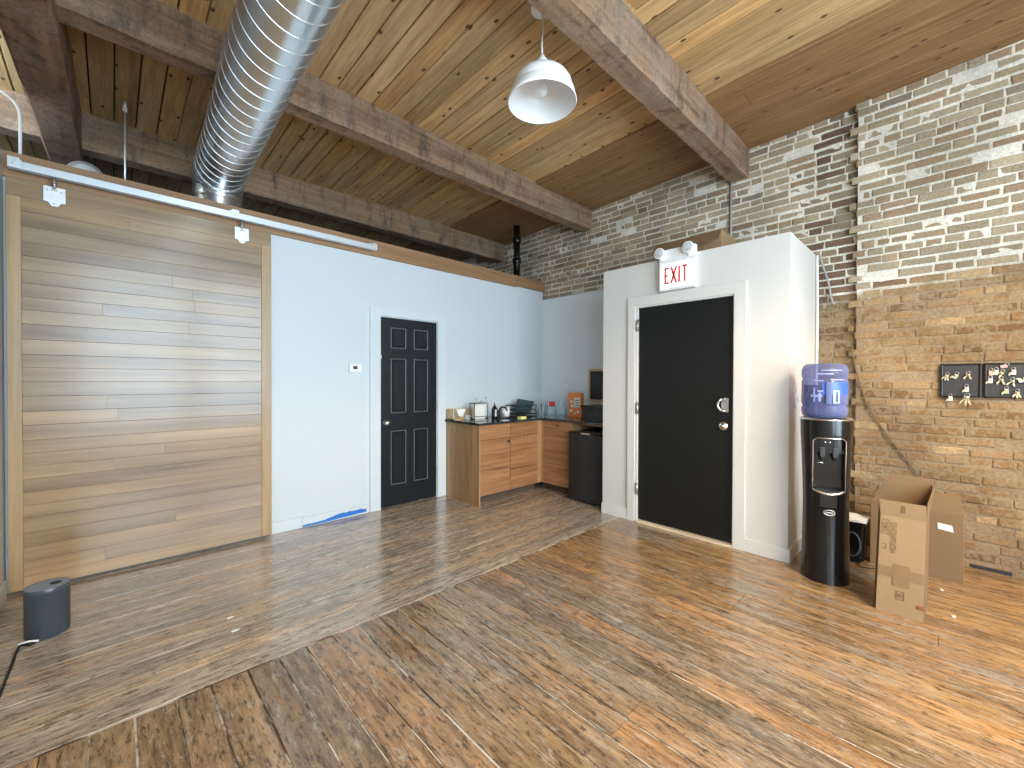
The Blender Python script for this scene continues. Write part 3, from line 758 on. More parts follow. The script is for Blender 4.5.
# small wall fittings
bm = B(); add_tube(bm, [(XW - .015, 1.536, BZ - .05), (XW - .015, 1.536, 3.325)], .010, 10)
tag(obj('conduit', bm, M['cable_gy']), 'thin grey conduit running up the brick to the beam end above the entry enclosure', 'pipe')
bm = B(); add_tube(bm, smoothpath([(4.43, .812, 2.43), (4.425, .808, 2.2), (4.43, .806, 1.8), (4.42, .807, 1.4), (4.40, .806, .9), (4.30, .798, .4), (4.28, .79, .13)], 6), .009, 8)
tag(obj('cable', bm, M['whitepl']), 'white cable running down the side of the entry enclosure behind the water cooler', 'cable')
bm = B(); add_tube(bm, smoothpath([(XW - .04, .80, 2.44), (XW - .035, .775, 2.33), (XW - .03, .74, 2.20), (XW - .03, .715, 2.05), (XW - .025, .70, 2.0)], 6), .007, 8)
tag(obj('cable', bm, M['cable_gy']), 'short grey cable on the dark bricks beside the top of the entry enclosure', 'cable')
bm = B(); add_tube(bm, smoothpath([(XR - .022, .575, 1.72), (XR - .022, .555, 1.50), (XR - .022, .50, 1.26), (XR - .022, .455, 1.12), (XR - .022, .36, .94), (XR - .022, .25, .76), (XR - .022, .15, .60), (XR - .03, .12, .50)], 6), .005, 8)
add_box(bm, XR - .022, XR - .005, .452, .476, 1.12, 1.155, .002)
tag(obj('cable', bm, M['cable_dk']), 'thin brown cable slanting down the tan brick to the cardboard boxes', 'cable')
sw = thing('light_switch', (3.80, BY0, 1.2), 'white light switch on the side of the entry enclosure', 'light switch')
box('cover_plate', (3.735, 3.865, BY0 - .008, BY0, 1.135, 1.262), M['whitepl'], sw, .003)
box('toggle', (3.785, 3.80, BY0 - .020, BY0 - .006, 1.185, 1.21), M['whitepl'], sw, .002)
box('rocker', (3.82, 3.84, BY0 - .012, BY0 - .006, 1.17, 1.225), M['whitepl'], sw, .002)
th = thing('thermostat', (1.73, YA, 1.455), 'white thermostat with a small dark display on the white wall', 'thermostat')
box('case', (1.668, 1.792, YA - .025, YA, 1.413, 1.500), M['whitepl'], th, .004)
box('display', (1.705, 1.748, YA - .0265, YA - .024, 1.445, 1.475), M['blackmat'], th, .001)

# ------------------------------------------------------------------ kitchen corner
TX, KY, KX, TZ = 2.80, 3.435, 3.79, .862
# base cabinet by the door: end panel, two doors, two drawer fronts
cb = thing('base_cabinet', (3.25, 3.75, 0), 'wooden sink cabinet with a visible end panel and two doors beside the black panelled door', 'cabinet')
box('end_panel', (TX, TX + .02, KY, YA - .002, 0, TZ), M['cab_v'], cb, .001)
box('carcass', (TX + .02, KX - .02, KY + .03, YA - .002, .10, TZ - .2), M['cab_v'], cb)
box('toe_board', (TX + .02, KX - .02, KY + .12, KY + .135, 0, .10), M['toe'], cb)
def front(name, a, e, z0, z1, par, knob=None, ymat='cab_h'):
    rects = [((a, e, KY + .010, KY + .028, z0, z1, .001), (R.uniform(.92, 1.08),) * 3, rv())]
    o = boards(name, rects, M[ymat], 1); o.parent = par; o.location = -par.location
    if knob:
        bm = B(); add_lathe(bm, [(0, 0), (.006, 0), (.006, .012), (.013, .016), (.014, .024), (0, .028)], mat=Matrix.Translation((knob[0], KY + .010, knob[1])) @ Matrix.Rotation(PI / 2, 4, 'X'), seg=14)
        k = obj('knob', bm, M[knob[2]], o); k.location = (0, 0, 0)
front('drawer_front', TX + .023, 3.262, .700, TZ - .004, cb)
front('drawer_front', 3.268, 3.715, .700, TZ - .004, cb)
front('door', TX + .023, 3.262, .100, .696, cb, (3.225, .655, 'blackmat'))
front('door', 3.268, 3.715, .100, .696, cb, (3.49, .672, 'chrome'))
box('filler_strip', (3.718, KX - .003, KY + .014, KY + .03, .10, TZ - .004), M['cab_v'], cb)
c2 = thing('base_cabinet', (4.1, 3.2, 0), 'narrow wooden cabinet between the sink cabinet and the black mini fridge', 'cabinet')
box('carcass', (KX + .02, 4.438, 2.985, 3.44, .10, TZ - .002), M['cab_v'], c2)
box('toe_board', (KX + .12, KX + .135, 2.985, 3.55, 0, .10), M['toe'], c2)
box('filler_strip', (KX + .002, KX + .018, KY - .018, KY + .035, .10, TZ - .004), M['cab_v'], c2)
o = box('door', (KX, KX + .018, 2.985, KY - .02, .10, TZ - .004), M['cab_hy'], c2, .001)
bm = B(); add_box(bm, KX - .010, KX + .001, 3.17, 3.21, .80, .815, .003); k = obj('knob', bm, M['blackmat'], o); k.location = (0, 0, 0)
wt = thing('worktop', (3.6, 3.7, TZ), 'dark polished stone worktop wrapping the kitchen corner', 'worktop')
sx0, sx1, sy0, sy1 = 3.30, 3.72, 3.53, 3.74
bm = B(); zt0, zt1 = TZ, TZ + .024
for d in ((TX - .02, sx0, KY - .025, YA - .001), (sx1, 4.438, KY - .025, YA - .001), (sx0, sx1, KY - .025, sy0), (sx0, sx1, sy1, YA - .001), (KX - .022, 4.438, 2.446, KY - .025)):
    add_box(bm, d[0], d[1], d[2], d[3], zt0, zt1)
obj('slab', bm, M['stone'], wt)
bm = B()
for d in ((sx0, sx0 + .01, sy0, sy1), (sx1 - .01, sx1, sy0, sy1), (sx0, sx1, sy0, sy0 + .01), (sx0, sx1, sy1 - .01, sy1)): add_box(bm, d[0], d[1], d[2], d[3], zt1 - .16, zt1 + .004)
add_box(bm, sx0, sx1, sy0, sy1, zt1 - .17, zt1 - .16)
obj('sink_basin', bm, M['blackmat'], wt)
box('batten', (4.0, 4.02, 2.446, 2.98, TZ - .05, TZ - .001), M['pale_wood'], wt)
# mini fridge
fr = thing('mini_fridge', (4.0, 2.73, 0), 'black mini fridge under the worktop beside the entry enclosure', 'fridge')
box('cabinet_body', (3.80, 4.35, 2.50, 2.962, .02, .772), M['fridge'], fr, .008)
bm = B(); prof = []
for i in range(13):
    u_ = i / 12; prof.append((3.79 - .098 + .022 * (2 * u_ - 1) ** 2, 2.498 + .466 * u_))
add_prism(bm, [(3.795, 2.498)] + prof + [(3.795, 2.964)], 2, .03, .750); obj('door', bm, M['fridge'], fr)
bm = B(); add_prism(bm, [(3.80, 2.498)] + [(x_ - .002, y_) for x_, y_ in prof] + [(3.80, 2.964)], 2, .750, .775); o = obj('top_cap', bm, M['blackpl'], fr)
box('badge', (3.687, 3.695, 2.66, 2.78, .757, .770), M['satin'], fr, .001)
for yy in (2.53, 2.93): 
    bm = B(); add_tube(bm, [(3.78, yy, 0), (3.78, yy, .03)], .014, 10); obj('foot', bm, M['blackmat'], fr)
WT = zt1
# black toaster oven / crate box
to = thing('black_crate', (4.02, 2.70, WT), 'black lidded crate with two finger slots on the worktop above the fridge', 'crate')
bm = B(); add_prism(bm, [(2.475, WT + .0015), (2.862, WT + .0015), (2.875, WT + .155), (2.47, WT + .155)], 0, 3.83, 4.22); bmesh.ops.bevel(bm, geom=bm.edges[:], offset=.008, segments=2, affect='EDGES'); cr = obj('crate_body', bm, M['fridge'], to)
box('lid', (3.815, 4.235, 2.462, 2.885, WT + .155, WT + .175), M['blackpl'], to, .006)
for a in (2.62, 2.75): box('finger_slot', (3.826, 3.832, a - .022, a + .022, WT + .115, WT + .13), M['blackpl'], to, .001)
bb = thing('framed_blackboard', (4.43, 2.9, 1.3), 'black board in a thin pale wood frame on the wall above the fridge', 'board')
box('board', (4.425, 4.437, 2.62, 3.185, 1.10, 1.46), M['blackmat'], bb)
bm = B()
for d in ((2.58, 3.215, 1.458, 1.485), (2.58, 3.215, 1.075, 1.10), (3.188, 3.215, 1.10, 1.458), (2.58, 2.607, 1.10, 1.458)): add_box(bm, 4.415, 4.439, *d, .002)
obj('frame', bm, M['pale_wood'], bb)
bm = B(); add_lathe(bm, [(0, 0), (.012, 0), (.010, .012), (0, .014)], mat=Matrix.Translation((4.425, 2.93, 1.26)) @ Matrix.Rotation(-PI / 2, 4, 'Y'), seg=12); obj('round_magnet', bm, M['whitepl'], bb)
# orange box
ob = thing('detergent_box', (4.2, 3.2, WT), 'orange and white detergent box standing on the corner worktop', 'box')
ox, oy = 4.20, 3.15
box('carton', (ox, ox + .05, oy + .01, oy + .215, WT, WT + .30), M['orange'], ob, .002)
box('front_label', (ox - .001, ox + .001, oy + .03, oy + .12, WT + .12, WT + .24), M['paper'], ob)
for a, e, z0, z1 in ((.14, .185, .17, .20), (.13, .17, .115, .15), (.15, .19, .06, .09), (.04, .075, .045, .08), (.09, .12, .03, .055)):
    box('white_label', (ox - .0012, ox + .001, oy + a, oy + e, WT + z0, WT + z1), M['paper'], ob)
bm = B()
for z0 in (.14, .17, .20): add_box(bm, ox - .002, ox - .0008, oy + .045, oy + .105, WT + z0, WT + z0 + .011)
obj('label_lines', bm, M['slate'], ob)
# glassware along the back
def jar(x_, y_, prof, label, name='glass_jar', mat='glass', cat='jar', group=None, extra=None):
    t_ = thing(name, (x_, y_, WT), label, cat, group)
    bm = B(); add_lathe(bm, prof, (x_, y_, WT), 20); obj('body', bm, M[mat], t_)
    if extra:
        for n_, pr, m_ in extra:
            bm = B(); add_lathe(bm, pr, (x_, y_, WT), 20); obj(n_, bm, M[m_], t_)
    return t_
jar(4.21, 3.49, [(0, 0), (.052, 0), (.055, .01), (.055, .09), (.030, .125), (.018, .15), (.018, .185), (.022, .19)], 'clear glass bottle with a narrow neck beside the orange detergent box', 'glass_bottle', 'glass', 'bottle', extra=[('stopper', [(0, .188), (.016, .188), (.02, .21), (0, .215)], 'glass')])
jar(4.37, 3.44, [(0, 0), (.035, 0), (.038, .01), (.040, .10), (.038, .105)], 'small clear tumbler right behind the orange detergent box', 'glass_tumbler', 'glass', 'glass')
jar(4.15, 3.61, [(0, 0), (.045, 0), (.048, .01), (.048, .105), (.040, .12)], 'clear glass jar topped with a red and white lid on the corner worktop', extra=[('lid', [(0, .12), (.052, .12), (.052, .175), (0, .178)], 'redcap'), ('lid_label', [(.0525, .13), (.0530, .13), (.0530, .16), (.0525, .16)], 'redcap')])
bm = B(); add_box(bm, 4.091, 4.099, 3.600, 3.616, WT + .125, WT + .168, .001); o = obj('lid_mark', bm, M['paper']); 
for t_ in [q for q in bpy.data.objects if q.name.startswith('glass_jar')]: o.parent = t_; o.location = -t_.location
jar(4.13, 3.76, [(0, 0), (.032, 0), (.035, .01), (.035, .09), (.033, .095)], 'clear drinking glass with a dark spoon handle, left of the red-lidded jar', 'drinking_glass', 'glass', 'glass', extra=[('spoon_handle', [(.0, .02), (.006, .02), (.008, .13), (0, .14)], 'blackmat')])
jar(4.30, 3.80, [(0, 0), (.040, 0), (.043, .01), (.043, .14), (.040, .15)], 'tall clear glass against the corner of the kitchen walls', 'drinking_glass', 'glass', 'glass')
# filter box and funnel
wb = thing('filter_stand', (2.95, 3.92, WT), 'small pale wooden holder at the left end of the worktop', 'holder')
bm = B(); fx, fy_ = 2.80, 3.90
for d in ((fx, fx + .012, fy_, fy_ + .13, WT, WT + .12), (fx, fx + .25, fy_ + .118, fy_ + .13, WT, WT + .125), (fx + .238, fx + .25, fy_, fy_ + .13, WT, WT + .12), (fx, fx + .25, fy_, fy_ + .13, WT, WT + .012)): add_box(bm, *d, .002)
obj('wooden_frame', bm, M['pale_wood'], wb)
bm = B(); add_prism(bm, [(fx + .055, WT + .118), (fx + .20, WT + .118), (fx + .155, WT + .035), (fx + .10, WT + .035)], 1, fy_ + .02, fy_ + .10); bmesh.ops.bevel(bm, geom=bm.edges[:], offset=.004, segments=2, affect='EDGES')
tag(obj('paper_filters', bm, M['paper']), 'stack of white tapered paper filters in the pale wooden holder', 'paper filters')
bm = B(); add_lathe(bm, [(0, 0), (.026, 0), (.03, .01), (.03, .05), (.028, .055)], (2.95, 3.83, WT), 16)
tag(obj('small_cup', bm, M['glass']), 'tiny clear cup in front of the pale wooden holder', 'cup')
# wire dish caddy with hooks
wc = thing('wire_bottle_rack', (3.12, 3.83, WT), 'thin dark wire rack holding white boards, left of the soap bottle', 'rack')
bm = B(); rx0, rx1, ry0, ry1, rz = 3.02, 3.22, 3.79, 3.88, WT + .185
for yy in (ry0, ry1):
    add_tube(bm, [(rx0, yy, WT), (rx0, yy, rz), (rx1, yy, rz), (rx1, yy, WT)], .005, 6)
for xx in (rx0, rx1): add_tube(bm, [(xx, ry0, rz), (xx, ry1, rz)], .005, 6); add_tube(bm, [(xx, ry0, WT + .005), (xx, ry1, WT + .005)], .005, 6)
add_tube(bm, [(rx0, ry0, WT + .03), (rx1, ry0, WT + .03)], .004, 6)
obj('wire_frame', bm, M['blackmat'], wc)
for k_, xx in enumerate((rx0 + .035, (rx0 + rx1) / 2 + .01, rx1 - .02)):
    bm = B(); hh = (.065, .025, .07)[k_]
    add_tube(bm, smoothpath([(xx, ry0, rz), (xx, ry0, rz + hh * .6), (xx - .008, ry0, rz + hh), (xx - .022, ry0, rz + hh * .85)], 4), .006, 6); add_lathe(bm, [(0, 0), (.013, .002), (.013, .012), (0, .016)], (xx, ry0, rz), 10); obj('hook', bm, M['satin'], wc)
for k_ in range(2):
    bm = B(); add_box(bm, rx0 + .015, rx1 - .02, ry0 + .02 + k_ * .03, ry0 + .03 + k_ * .03, WT + .001, rz - .02, .003)
    tag(obj('cutting_board', bm, M['paper']), ('white cutting board, the front one in the thin wire rack', 'white cutting board, the rear one in the thin wire rack')[k_], 'cutting board')
# soap bottle
sp = thing('soap_dispenser', (3.265, 3.72, WT), 'black pump soap bottle beside the wire rack', 'soap dispenser')
bm = B(); add_lathe(bm, [(0, 0), (.034, 0), (.036, .01), (.036, .115), (.018, .142), (.014, .15), (.014, .16), (0, .16)], (3.265, 3.72, WT), 20); obj('bottle_body', bm, M['blackpl'], sp)
bm = B(); add_tube(bm, [(3.265, 3.72, WT + .16), (3.265, 3.72, WT + .20), (3.25, 3.695, WT + .202)], .006, 8); obj('pump', bm, M['satin'], sp)
bm = B(); add_box(bm, 3.245, 3.263, 3.6815, 3.685, WT + .03, WT + .11, .001); obj('bottle_label', bm, M['paper'], sp)
# faucet in black
fa = thing('black_faucet', (3.44, 3.83, WT), 'low black faucet behind the sink', 'faucet')
bm = B(); add_lathe(bm, [(0, 0), (.026, 0), (.026, .012), (.018, .02), (.018, .08), (0, .085)], (3.43, 3.83, WT), 16); obj('faucet_body', bm, M['blackmat'], fa)
bm = B(); add_tube(bm, smoothpath([(3.43, 3.83, WT + .06), (3.43, 3.79, WT + .12), (3.43, 3.72, WT + .125), (3.43, 3.68, WT + .09)], 5), .011, 8); obj('spout', bm, M['blackmat'], fa)
# mug
mg = thing('white_mug', (3.58, 3.87, WT), 'white mug on the worktop between faucet and dish rack', 'mug')
bm = B(); add_lathe(bm, [(0, 0), (.04, 0), (.044, .01), (.045, .11), (.041, .11), (.040, .015), (0, .012)], (3.60, 3.88, WT), 24); obj('mug_body', bm, M['enamel'], mg)
bm = B(); add_tube(bm, smoothpath([(3.56, 3.865, WT + .09), (3.535, 3.855, WT + .08), (3.53, 3.85, WT + .05), (3.56, 3.862, WT + .025)], 5), .006, 8); obj('mug_handle', bm, M['enamel'], mg)
# dish rack
dr = thing('dish_rack', (3.85, 3.84, WT), 'black wire dish rack on the worktop near the corner', 'dish rack')
bm = B(); a0, a1, b0, b1 = 3.70, 4.03, 3.765, 3.99
for zz in (.02, .075, .13):
    q = [(a0, b0, WT + zz), (a1, b0, WT + zz), (a1, b1, WT + zz), (a0, b1, WT + zz)]; add_tube(bm, q, .006, 6, closed=True)
for xx, yy in ((a0, b0), (a1, b0), (a1, b1), (a0, b1)): add_tube(bm, [(xx, yy, WT), (xx, yy, WT + .13)], .006, 6)
for i in range(9): xx = a0 + .04 + i * .04; add_tube(bm, [(xx, b0, WT + .075), (xx, b0, WT + .02), (xx, b1, WT + .02), (xx, b1, WT + .075)], .003, 5)
obj('wire_frame', bm, M['blackmat'], dr)
bm = B(); add_prism(bm, [(-.11, -.005), (.11, -.005), (.13, .03), (-.13, .03)], 1, -.09, .09); bmesh.ops.bevel(bm, geom=bm.edges[:], offset=.008, segments=2, affect='EDGES')
bmesh.ops.transform(bm, matrix=Matrix.Translation((3.90, 3.85, WT + .11)) @ Matrix.Rotation(math.radians(-62), 4, 'X') @ Matrix.Rotation(math.radians(20), 4, 'Y'), verts=bm.verts)
tag(obj('baking_tin', bm, M['greenpan']), 'dark green baking tin leaning in the black dish rack', 'baking tin')
bm = B(); add_box(bm, 3.44, 3.535, 3.455, 3.515, WT, WT + .028, .006)
tag(obj('sponge', bm, M['yellow']), 'pale yellow sponge at the front edge of the worktop', 'sponge')

# ------------------------------------------------------------------ water cooler and bottle
wcx, wcy = 3.53, .588
fa_ = math.radians(199)
co = thing('water_cooler', (wcx, wcy, 0), 'tall black floor-standing water cooler between the entry enclosure and the cardboard boxes', 'water cooler', rz=fa_)
bm = B(); nz, na = 110, 120; HZ = 1.085; verts = []
def rad_at(z):
    u_ = z / HZ; return .138 - .010 * math.sin(PI * min(1, u_ * 1.1)) + .008 * max(0, u_ - .5) * 2
for j in range(nz + 1):
    z = HZ * j / nz; row = []
    for i in range(na):
        th_ = 2 * PI * i / na - PI; r = rad_at(z); x_, y_ = r * math.cos(th_), r * math.sin(th_)
        if x_ > 0 and abs(y_) < .088 and .605 < z < .965:            # dispensing niche
            x_ = min(x_, .045)
        elif x_ > 0 and abs(y_) < .050 and .50 < z < .60: x_ = min(x_, .105)
        row.append(bm.verts.new((x_, y_, z)))
    verts.append(row)
for j in range(nz):
    for i in range(na):
        f = bm.faces.new((verts[j][i], verts[j][(i + 1) % na], verts[j + 1][(i + 1) % na], verts[j + 1][i])); f.smooth = False
bm.faces.new(verts[0][::-1]); bm.faces.new(verts[-1])
ob_ = obj('cooler_body', bm, M['blackpl'], co)
bm = B(); rr = rad_at(.79)
def fr_pt(y_, z): return (math.sqrt(max(0, rad_at(z) ** 2 - y_ * y_)) + .001, y_, z)
pth = []
yh, z0_, z1_ = .088, .66, .965
pth = [fr_pt(-yh, z0_ - .04), fr_pt(-yh, .80), fr_pt(-yh, z1_ - .02), fr_pt(-yh + .02, z1_)] + [fr_pt(-yh + .02 + (2 * yh - .04) * q / 8, z1_) for q in range(1, 8)] + [fr_pt(yh - .02, z1_), fr_pt(yh, z1_ - .02), fr_pt(yh, .80), fr_pt(yh, z0_ - .04)]
add_tube(bm, pth, .004, 8); obj('niche_frame', bm, M['chrome'], co)
bm = B()   # drip tray lip
add_tube(bm, [fr_pt(-yh + .002 + (2 * yh - .004) * q / 10, .618 - .022 * math.sin(PI * q / 10)) for q in range(11)], [.006] + [.010] * 9 + [.006], 8); obj('drip_tray_rim', bm, M['chrome'], co)
bm = B(); add_prism(bm, [(.045, -.086), (.118, -.060), (.128, 0), (.118, .060), (.045, .086)], 2, .600, .612); obj('drip_tray', bm, M['blackmat'], co)
bm = B(); add_prism(bm, [(.040, -.086), (.085, -.086), (.095, -.04), (.095, .04), (.085, .086), (.040, .086)], 2, .86, .963); bmesh.ops.bevel(bm, geom=bm.edges[:], offset=.006, segments=2, affect='EDGES'); obj('tap_housing', bm, M['blackpl'], co)
for yy in (-.035, .035):
    bm = B(); add_tube(bm, [(.075, yy, .87), (.078, yy, .81)], [.013, .009], 10); add_box(bm, .082, .102, yy - .014, yy + .014, .835, .90, .004); obj('tap', bm, M['blackmat'], co)
bm = B(); add_tube(bm, [(.05, -.07, .79), (.052, -.012, .79)], .003, 6); obj('level_line', bm, M['chrome'], co)
for yy in (-.02, .005): 
    bm = B(); add_lathe(bm, [(0, 0), (.007, 0), (.006, .003), (0, .004)], mat=Matrix.Translation((.095, yy, .935)) @ Matrix.Rotation(PI / 2, 4, 'Y'), seg=12); obj('indicator_light', bm, M['chrome'], co)
bm = B(); bz = .475; add_tube(bm, [(math.sqrt(rad_at(bz) ** 2 - (.030 * math.cos(2 * PI * q / 24)) ** 2) + .001, .030 * math.cos(2 * PI * q / 24), bz + .017 * math.sin(2 * PI * q / 24)) for q in range(24)], .0035, 6, closed=True)
add_box(bm, rad_at(bz) - .004, rad_at(bz) + .002, -.02, .02, bz - .004, bz + .004, .001); obj('oval_badge', bm, M['satin'], co)
bm = B(); add_tube(bm, [((rad_at(HZ) + .001) * math.cos(2 * PI * q / 48), (rad_at(HZ) + .001) * math.sin(2 * PI * q / 48), HZ) for q in range(48)], .006, 8, closed=True); obj('top_ring', bm, M['chrome'], co)
bt = thing('water_bottle', (wcx, wcy + .012, HZ), 'blue translucent water bottle upside down on top of the water cooler', 'water bottle', rz=fa_)
bm = B(); br = .130
prof = [(0, .004), (.10, .006), (.122, .018), (br, .05), (br, .075), (br - .006, .085), (br - .006, .095), (br, .105), (br, .15), (br - .001, .20), (br, .255), (br - .006, .265), (br - .006, .28), (br, .29), (br, .335), (br - .008, .355), (.105, .372), (.05, .376), (0, .366)]
add_lathe(bm, prof, seg=48); obj('bottle_body', bm, M['bottle'], bt)
bm = B(); add_lathe(bm, [(0, .010), (.095, .012), (br - .012, .05), (br - .014, .23), (0, .23)], seg=40); obj('water', bm, M['bottle'], bt)
bm = B(); rg = br + .0015
def cyl_patch(bm, a0, a1, z0, z1, r, n=10, thick=.0015):
    A = [[bm.verts.new((rr_ * math.cos(a0 + (a1 - a0) * i / n), rr_ * math.sin(a0 + (a1 - a0) * i / n), z)) for i in range(n + 1)] for rr_ in (r, r + thick) for z in (z0, z1)]
    for i in range(n):
        for p, q in ((0, 1), (1, 3), (3, 2), (2, 0)): bm.faces.new((A[p][i], A[p][i + 1], A[q][i + 1], A[q][i]))
    for i in (0, n): bm.faces.new((A[0][i], A[1][i], A[3][i], A[2][i]))
cyl_patch(bm, -.25, 1.25, .165, .25, br - .001, 16); bl_ = plain('bottle_label_blue', (.05, .12, .55), .4); obj('blue_label', bm, bl_, bt)
bm = B(); cyl_patch(bm, -.10, .12, .105, .25, br + .001, 6, .01); obj('grip_handle', bm, plain('grip_dark_blue', (.05, .07, .2), .3), bt)
mark_mat = plain('bottle_moulded_marks', (.30, .35, .62), .3)  # paler blue of the moulded marks
for a0_, a1_, za, zb_ in ((-.75, -.25, .15, .165), (-.62, -.55, .118, .21), (-.45, -.20, .185, .195), (-.40, -.30, .12, .18), (.20, .30, .12, .19), (.20, .50, .11, .12), (.42, .50, .12, .19), (.20, .5, .185, .195), (-.6, -.2, .255, .262), (-.5, .2, .30, .307), (-.3, .6, .325, .330), (.1, .7, .262, .268)):
    bm = B(); cyl_patch(bm, a0_, a1_, za, zb_, br + .002, 5); obj('moulded_mark', bm, mark_mat, bt)

# ------------------------------------------------------------------ cardboard boxes and bin at the right
def sheet(bm, p, q, r_, s, th=.004):
    P = [Vector(v) for v in (p, q, r_, s)]; n_ = (P[1] - P[0]).cross(P[3] - P[0]).normalized() * th / 2
    A = [bm.verts.new(v + n_) for v in P]; Q = [bm.verts.new(v - n_) for v in P]
    bm.faces.new(A); bm.faces.new(Q[::-1])
    for j in range(4): bm.faces.new((A[j], Q[j], Q[(j + 1) % 4], A[(j + 1) % 4]))
tb = thing('cardboard_box', (3.38, .19, 0), 'tall narrow open cardboard box standing in front, with printed marks and tape', 'box')
fl, frr = (3.250, .296), (3.245, .097)      # front face feet
tl, tr = (3.300, .283), (3.300, .090)
zt2 = .552
bl, br2 = (3.505, .325), (3.515, .087)
bm = B()
sheet(bm, (*fl, 0), (*frr, 0), (*tr, zt2), (*tl, zt2)); obj('front_side', bm, M['card'], tb)
bm = B()
sheet(bm, (*bl, 0), (*br2, 0), (3.535, .085, zt2), (3.535, .312, zt2))
sheet(bm, (*fl, 0), (*bl, 0), (3.535, .312, zt2), (*tl, zt2)); sheet(bm, (*frr, 0), (*br2, 0), (3.535, .085, zt2), (*tr, zt2))
obj('side_walls', bm, M['card_dark'], tb)
bm = B(); sheet(bm, (tl[0], tl[1], zt2), (tr[0], tr[1], zt2), (3.285, .090, zt2 + .092), (3.285, .286, zt2 + .092)); obj('front_flap', bm, M['card'], tb)
bm = B(); sheet(bm, (3.535, .312, zt2), (3.535, .085, zt2), (3.57, .07, zt2 + .20), (3.57, .255, zt2 + .21)); obj('rear_flap', bm, M['card_dark'], tb)
bm = B(); sheet(bm, (tr[0], tr[1], zt2), (3.535, .085, zt2), (3.56, .060, zt2 + .18), (3.32, .085, zt2 + .10)); obj('side_flap', bm, M['card_dark'], tb)
bm = B(); sheet(bm, (tl[0], tl[1], zt2), (3.535, .312, zt2), (3.54, .335, zt2 + .09), (3.32, .305, zt2 + .08)); obj('side_flap', bm, M['card_dark'], tb)
def fpt(a, z, o=.0035):   # a: 0 left .. 1 right over the front side, z height
    u_ = z / zt2; L_ = Vector((fl[0] + (tl[0] - fl[0]) * u_, fl[1] + (tl[1] - fl[1]) * u_)); Q_ = Vector((frr[0] + (tr[0] - frr[0]) * u_, frr[1] + (tr[1] - frr[1]) * u_))
    p = L_ + (Q_ - L_) * a; return (p.x - o, p.y, z)
def fq(bm, a0, a1, z0, z1, o=.0035, th=.0008): sheet(bm, fpt(a0, z0, o), fpt(a1, z0, o), fpt(a1, z1, o), fpt(a0, z1, o), th)
bm = B(); fq(bm, .02, .98, .205, .262, .003); fq(bm, .34, .70, .165, .285, .0042); obj('packing_tape', bm, M['tape'], tb)
bm = B()
for a0_, a1_, z0, z1 in ((.04, .22, .445, .449), (.04, .22, .525, .529), (.04, .052, .445, .529), (.208, .22, .445, .529), (.09, .17, .46, .464), (.09, .10, .46, .51), (.16, .17, .46, .51), (.09, .17, .506, .51), (.11, .15, .475, .495)): fq(bm, a0_, a1_, z0, z1)
obj('printed_frame', bm, M['ink'], tb)
for i in range(8):
    bm = B()
    zz = .345 + i * .022
    for q in ((.25, .38, zz, zz + .003), (.25, .38, zz + .014, zz + .017), (.25, .265, zz, zz + .017) if i % 3 else (.30, .315, zz, zz + .017), (.365, .38, zz, zz + .017) if i % 2 else (.31, .325, zz, zz + .012)): fq(bm, *q)
    obj('printed_character', bm, M['ink'], tb)
bm = B()
for q in ((.08, .13, .36, .364), (.08, .13, .385, .389), (.15, .17, .36, .389), (.42, .60, .115, .118), (.42, .44, .09, .135), (.58, .60, .09, .135), (.42, .60, .135, .138), (.42, .60, .09, .093), (.46, .56, .105, .125)): fq(bm, *q)
obj('printed_symbol', bm, M['ink'], tb)
bm = B(); p = fpt(.93, .075, .004); add_box(bm, p[0] - .004, p[0] + .02, p[1] - .02, p[1] + .01, .07, .088, .002); obj('torn_tab', bm, plain('torn_card_edge', (.25, .09, .04), .9), tb)
bm = B(); fq(bm, .48, .58, .562 - .0, .62, .0) if False else None
sheet(bm, (3.290, .193, zt2 + .028), (3.290, .175, zt2 + .028), (3.286, .175, zt2 + .072), (3.286, .193, zt2 + .072), .001); obj('tape_scrap', bm, M['ink'], tb)
# wide box behind
wb2 = thing('cardboard_box', (4.15, .17, 0), 'wide brown cardboard box behind the tall narrow box, against the brick', 'box')
bm = B()
sheet(bm, (4.045, .402, 0), (4.07, -.068, 0), (4.05, -.062, .455), (4.05, .402, .455)); obj('front_side', bm, M['card_dark'], wb2)
bm = B(); sheet(bm, (4.27, .400, 0), (4.27, -.06, 0), (4.27, -.06, .455), (4.27, .400, .455)); sheet(bm, (4.045, .402, 0), (4.27, .40, 0), (4.27, .40, .455), (4.05, .402, .455)); sheet(bm, (4.07, -.068, 0), (4.27, -.06, 0), (4.27, -.06, .455), (4.05, -.062, .455)); obj('side_walls', bm, M['card'], wb2)
bm = B(); sheet(bm, (4.05, .402, .455), (4.05, -.062, .455), (4.09, -.045, .585), (4.09, .345, .56)); obj('front_flap', bm, M['card_dark'], wb2)
bm = B(); sheet(bm, (4.27, .40, .455), (4.05, .402, .455), (4.07, .36, .56), (4.24, .38, .55)); obj('side_flap', bm, M['card_dark'], wb2)
bm = B(); sheet(bm, (4.058, -.020, .335), (4.054, .055, .345), (4.050, .057, .385), (4.050, -.012, .378), .006); obj('torn_label', bm, M['paper'], wb2)
for p in wb2.children:
    if p.name.startswith('torn_label'): p.location.x -= .008
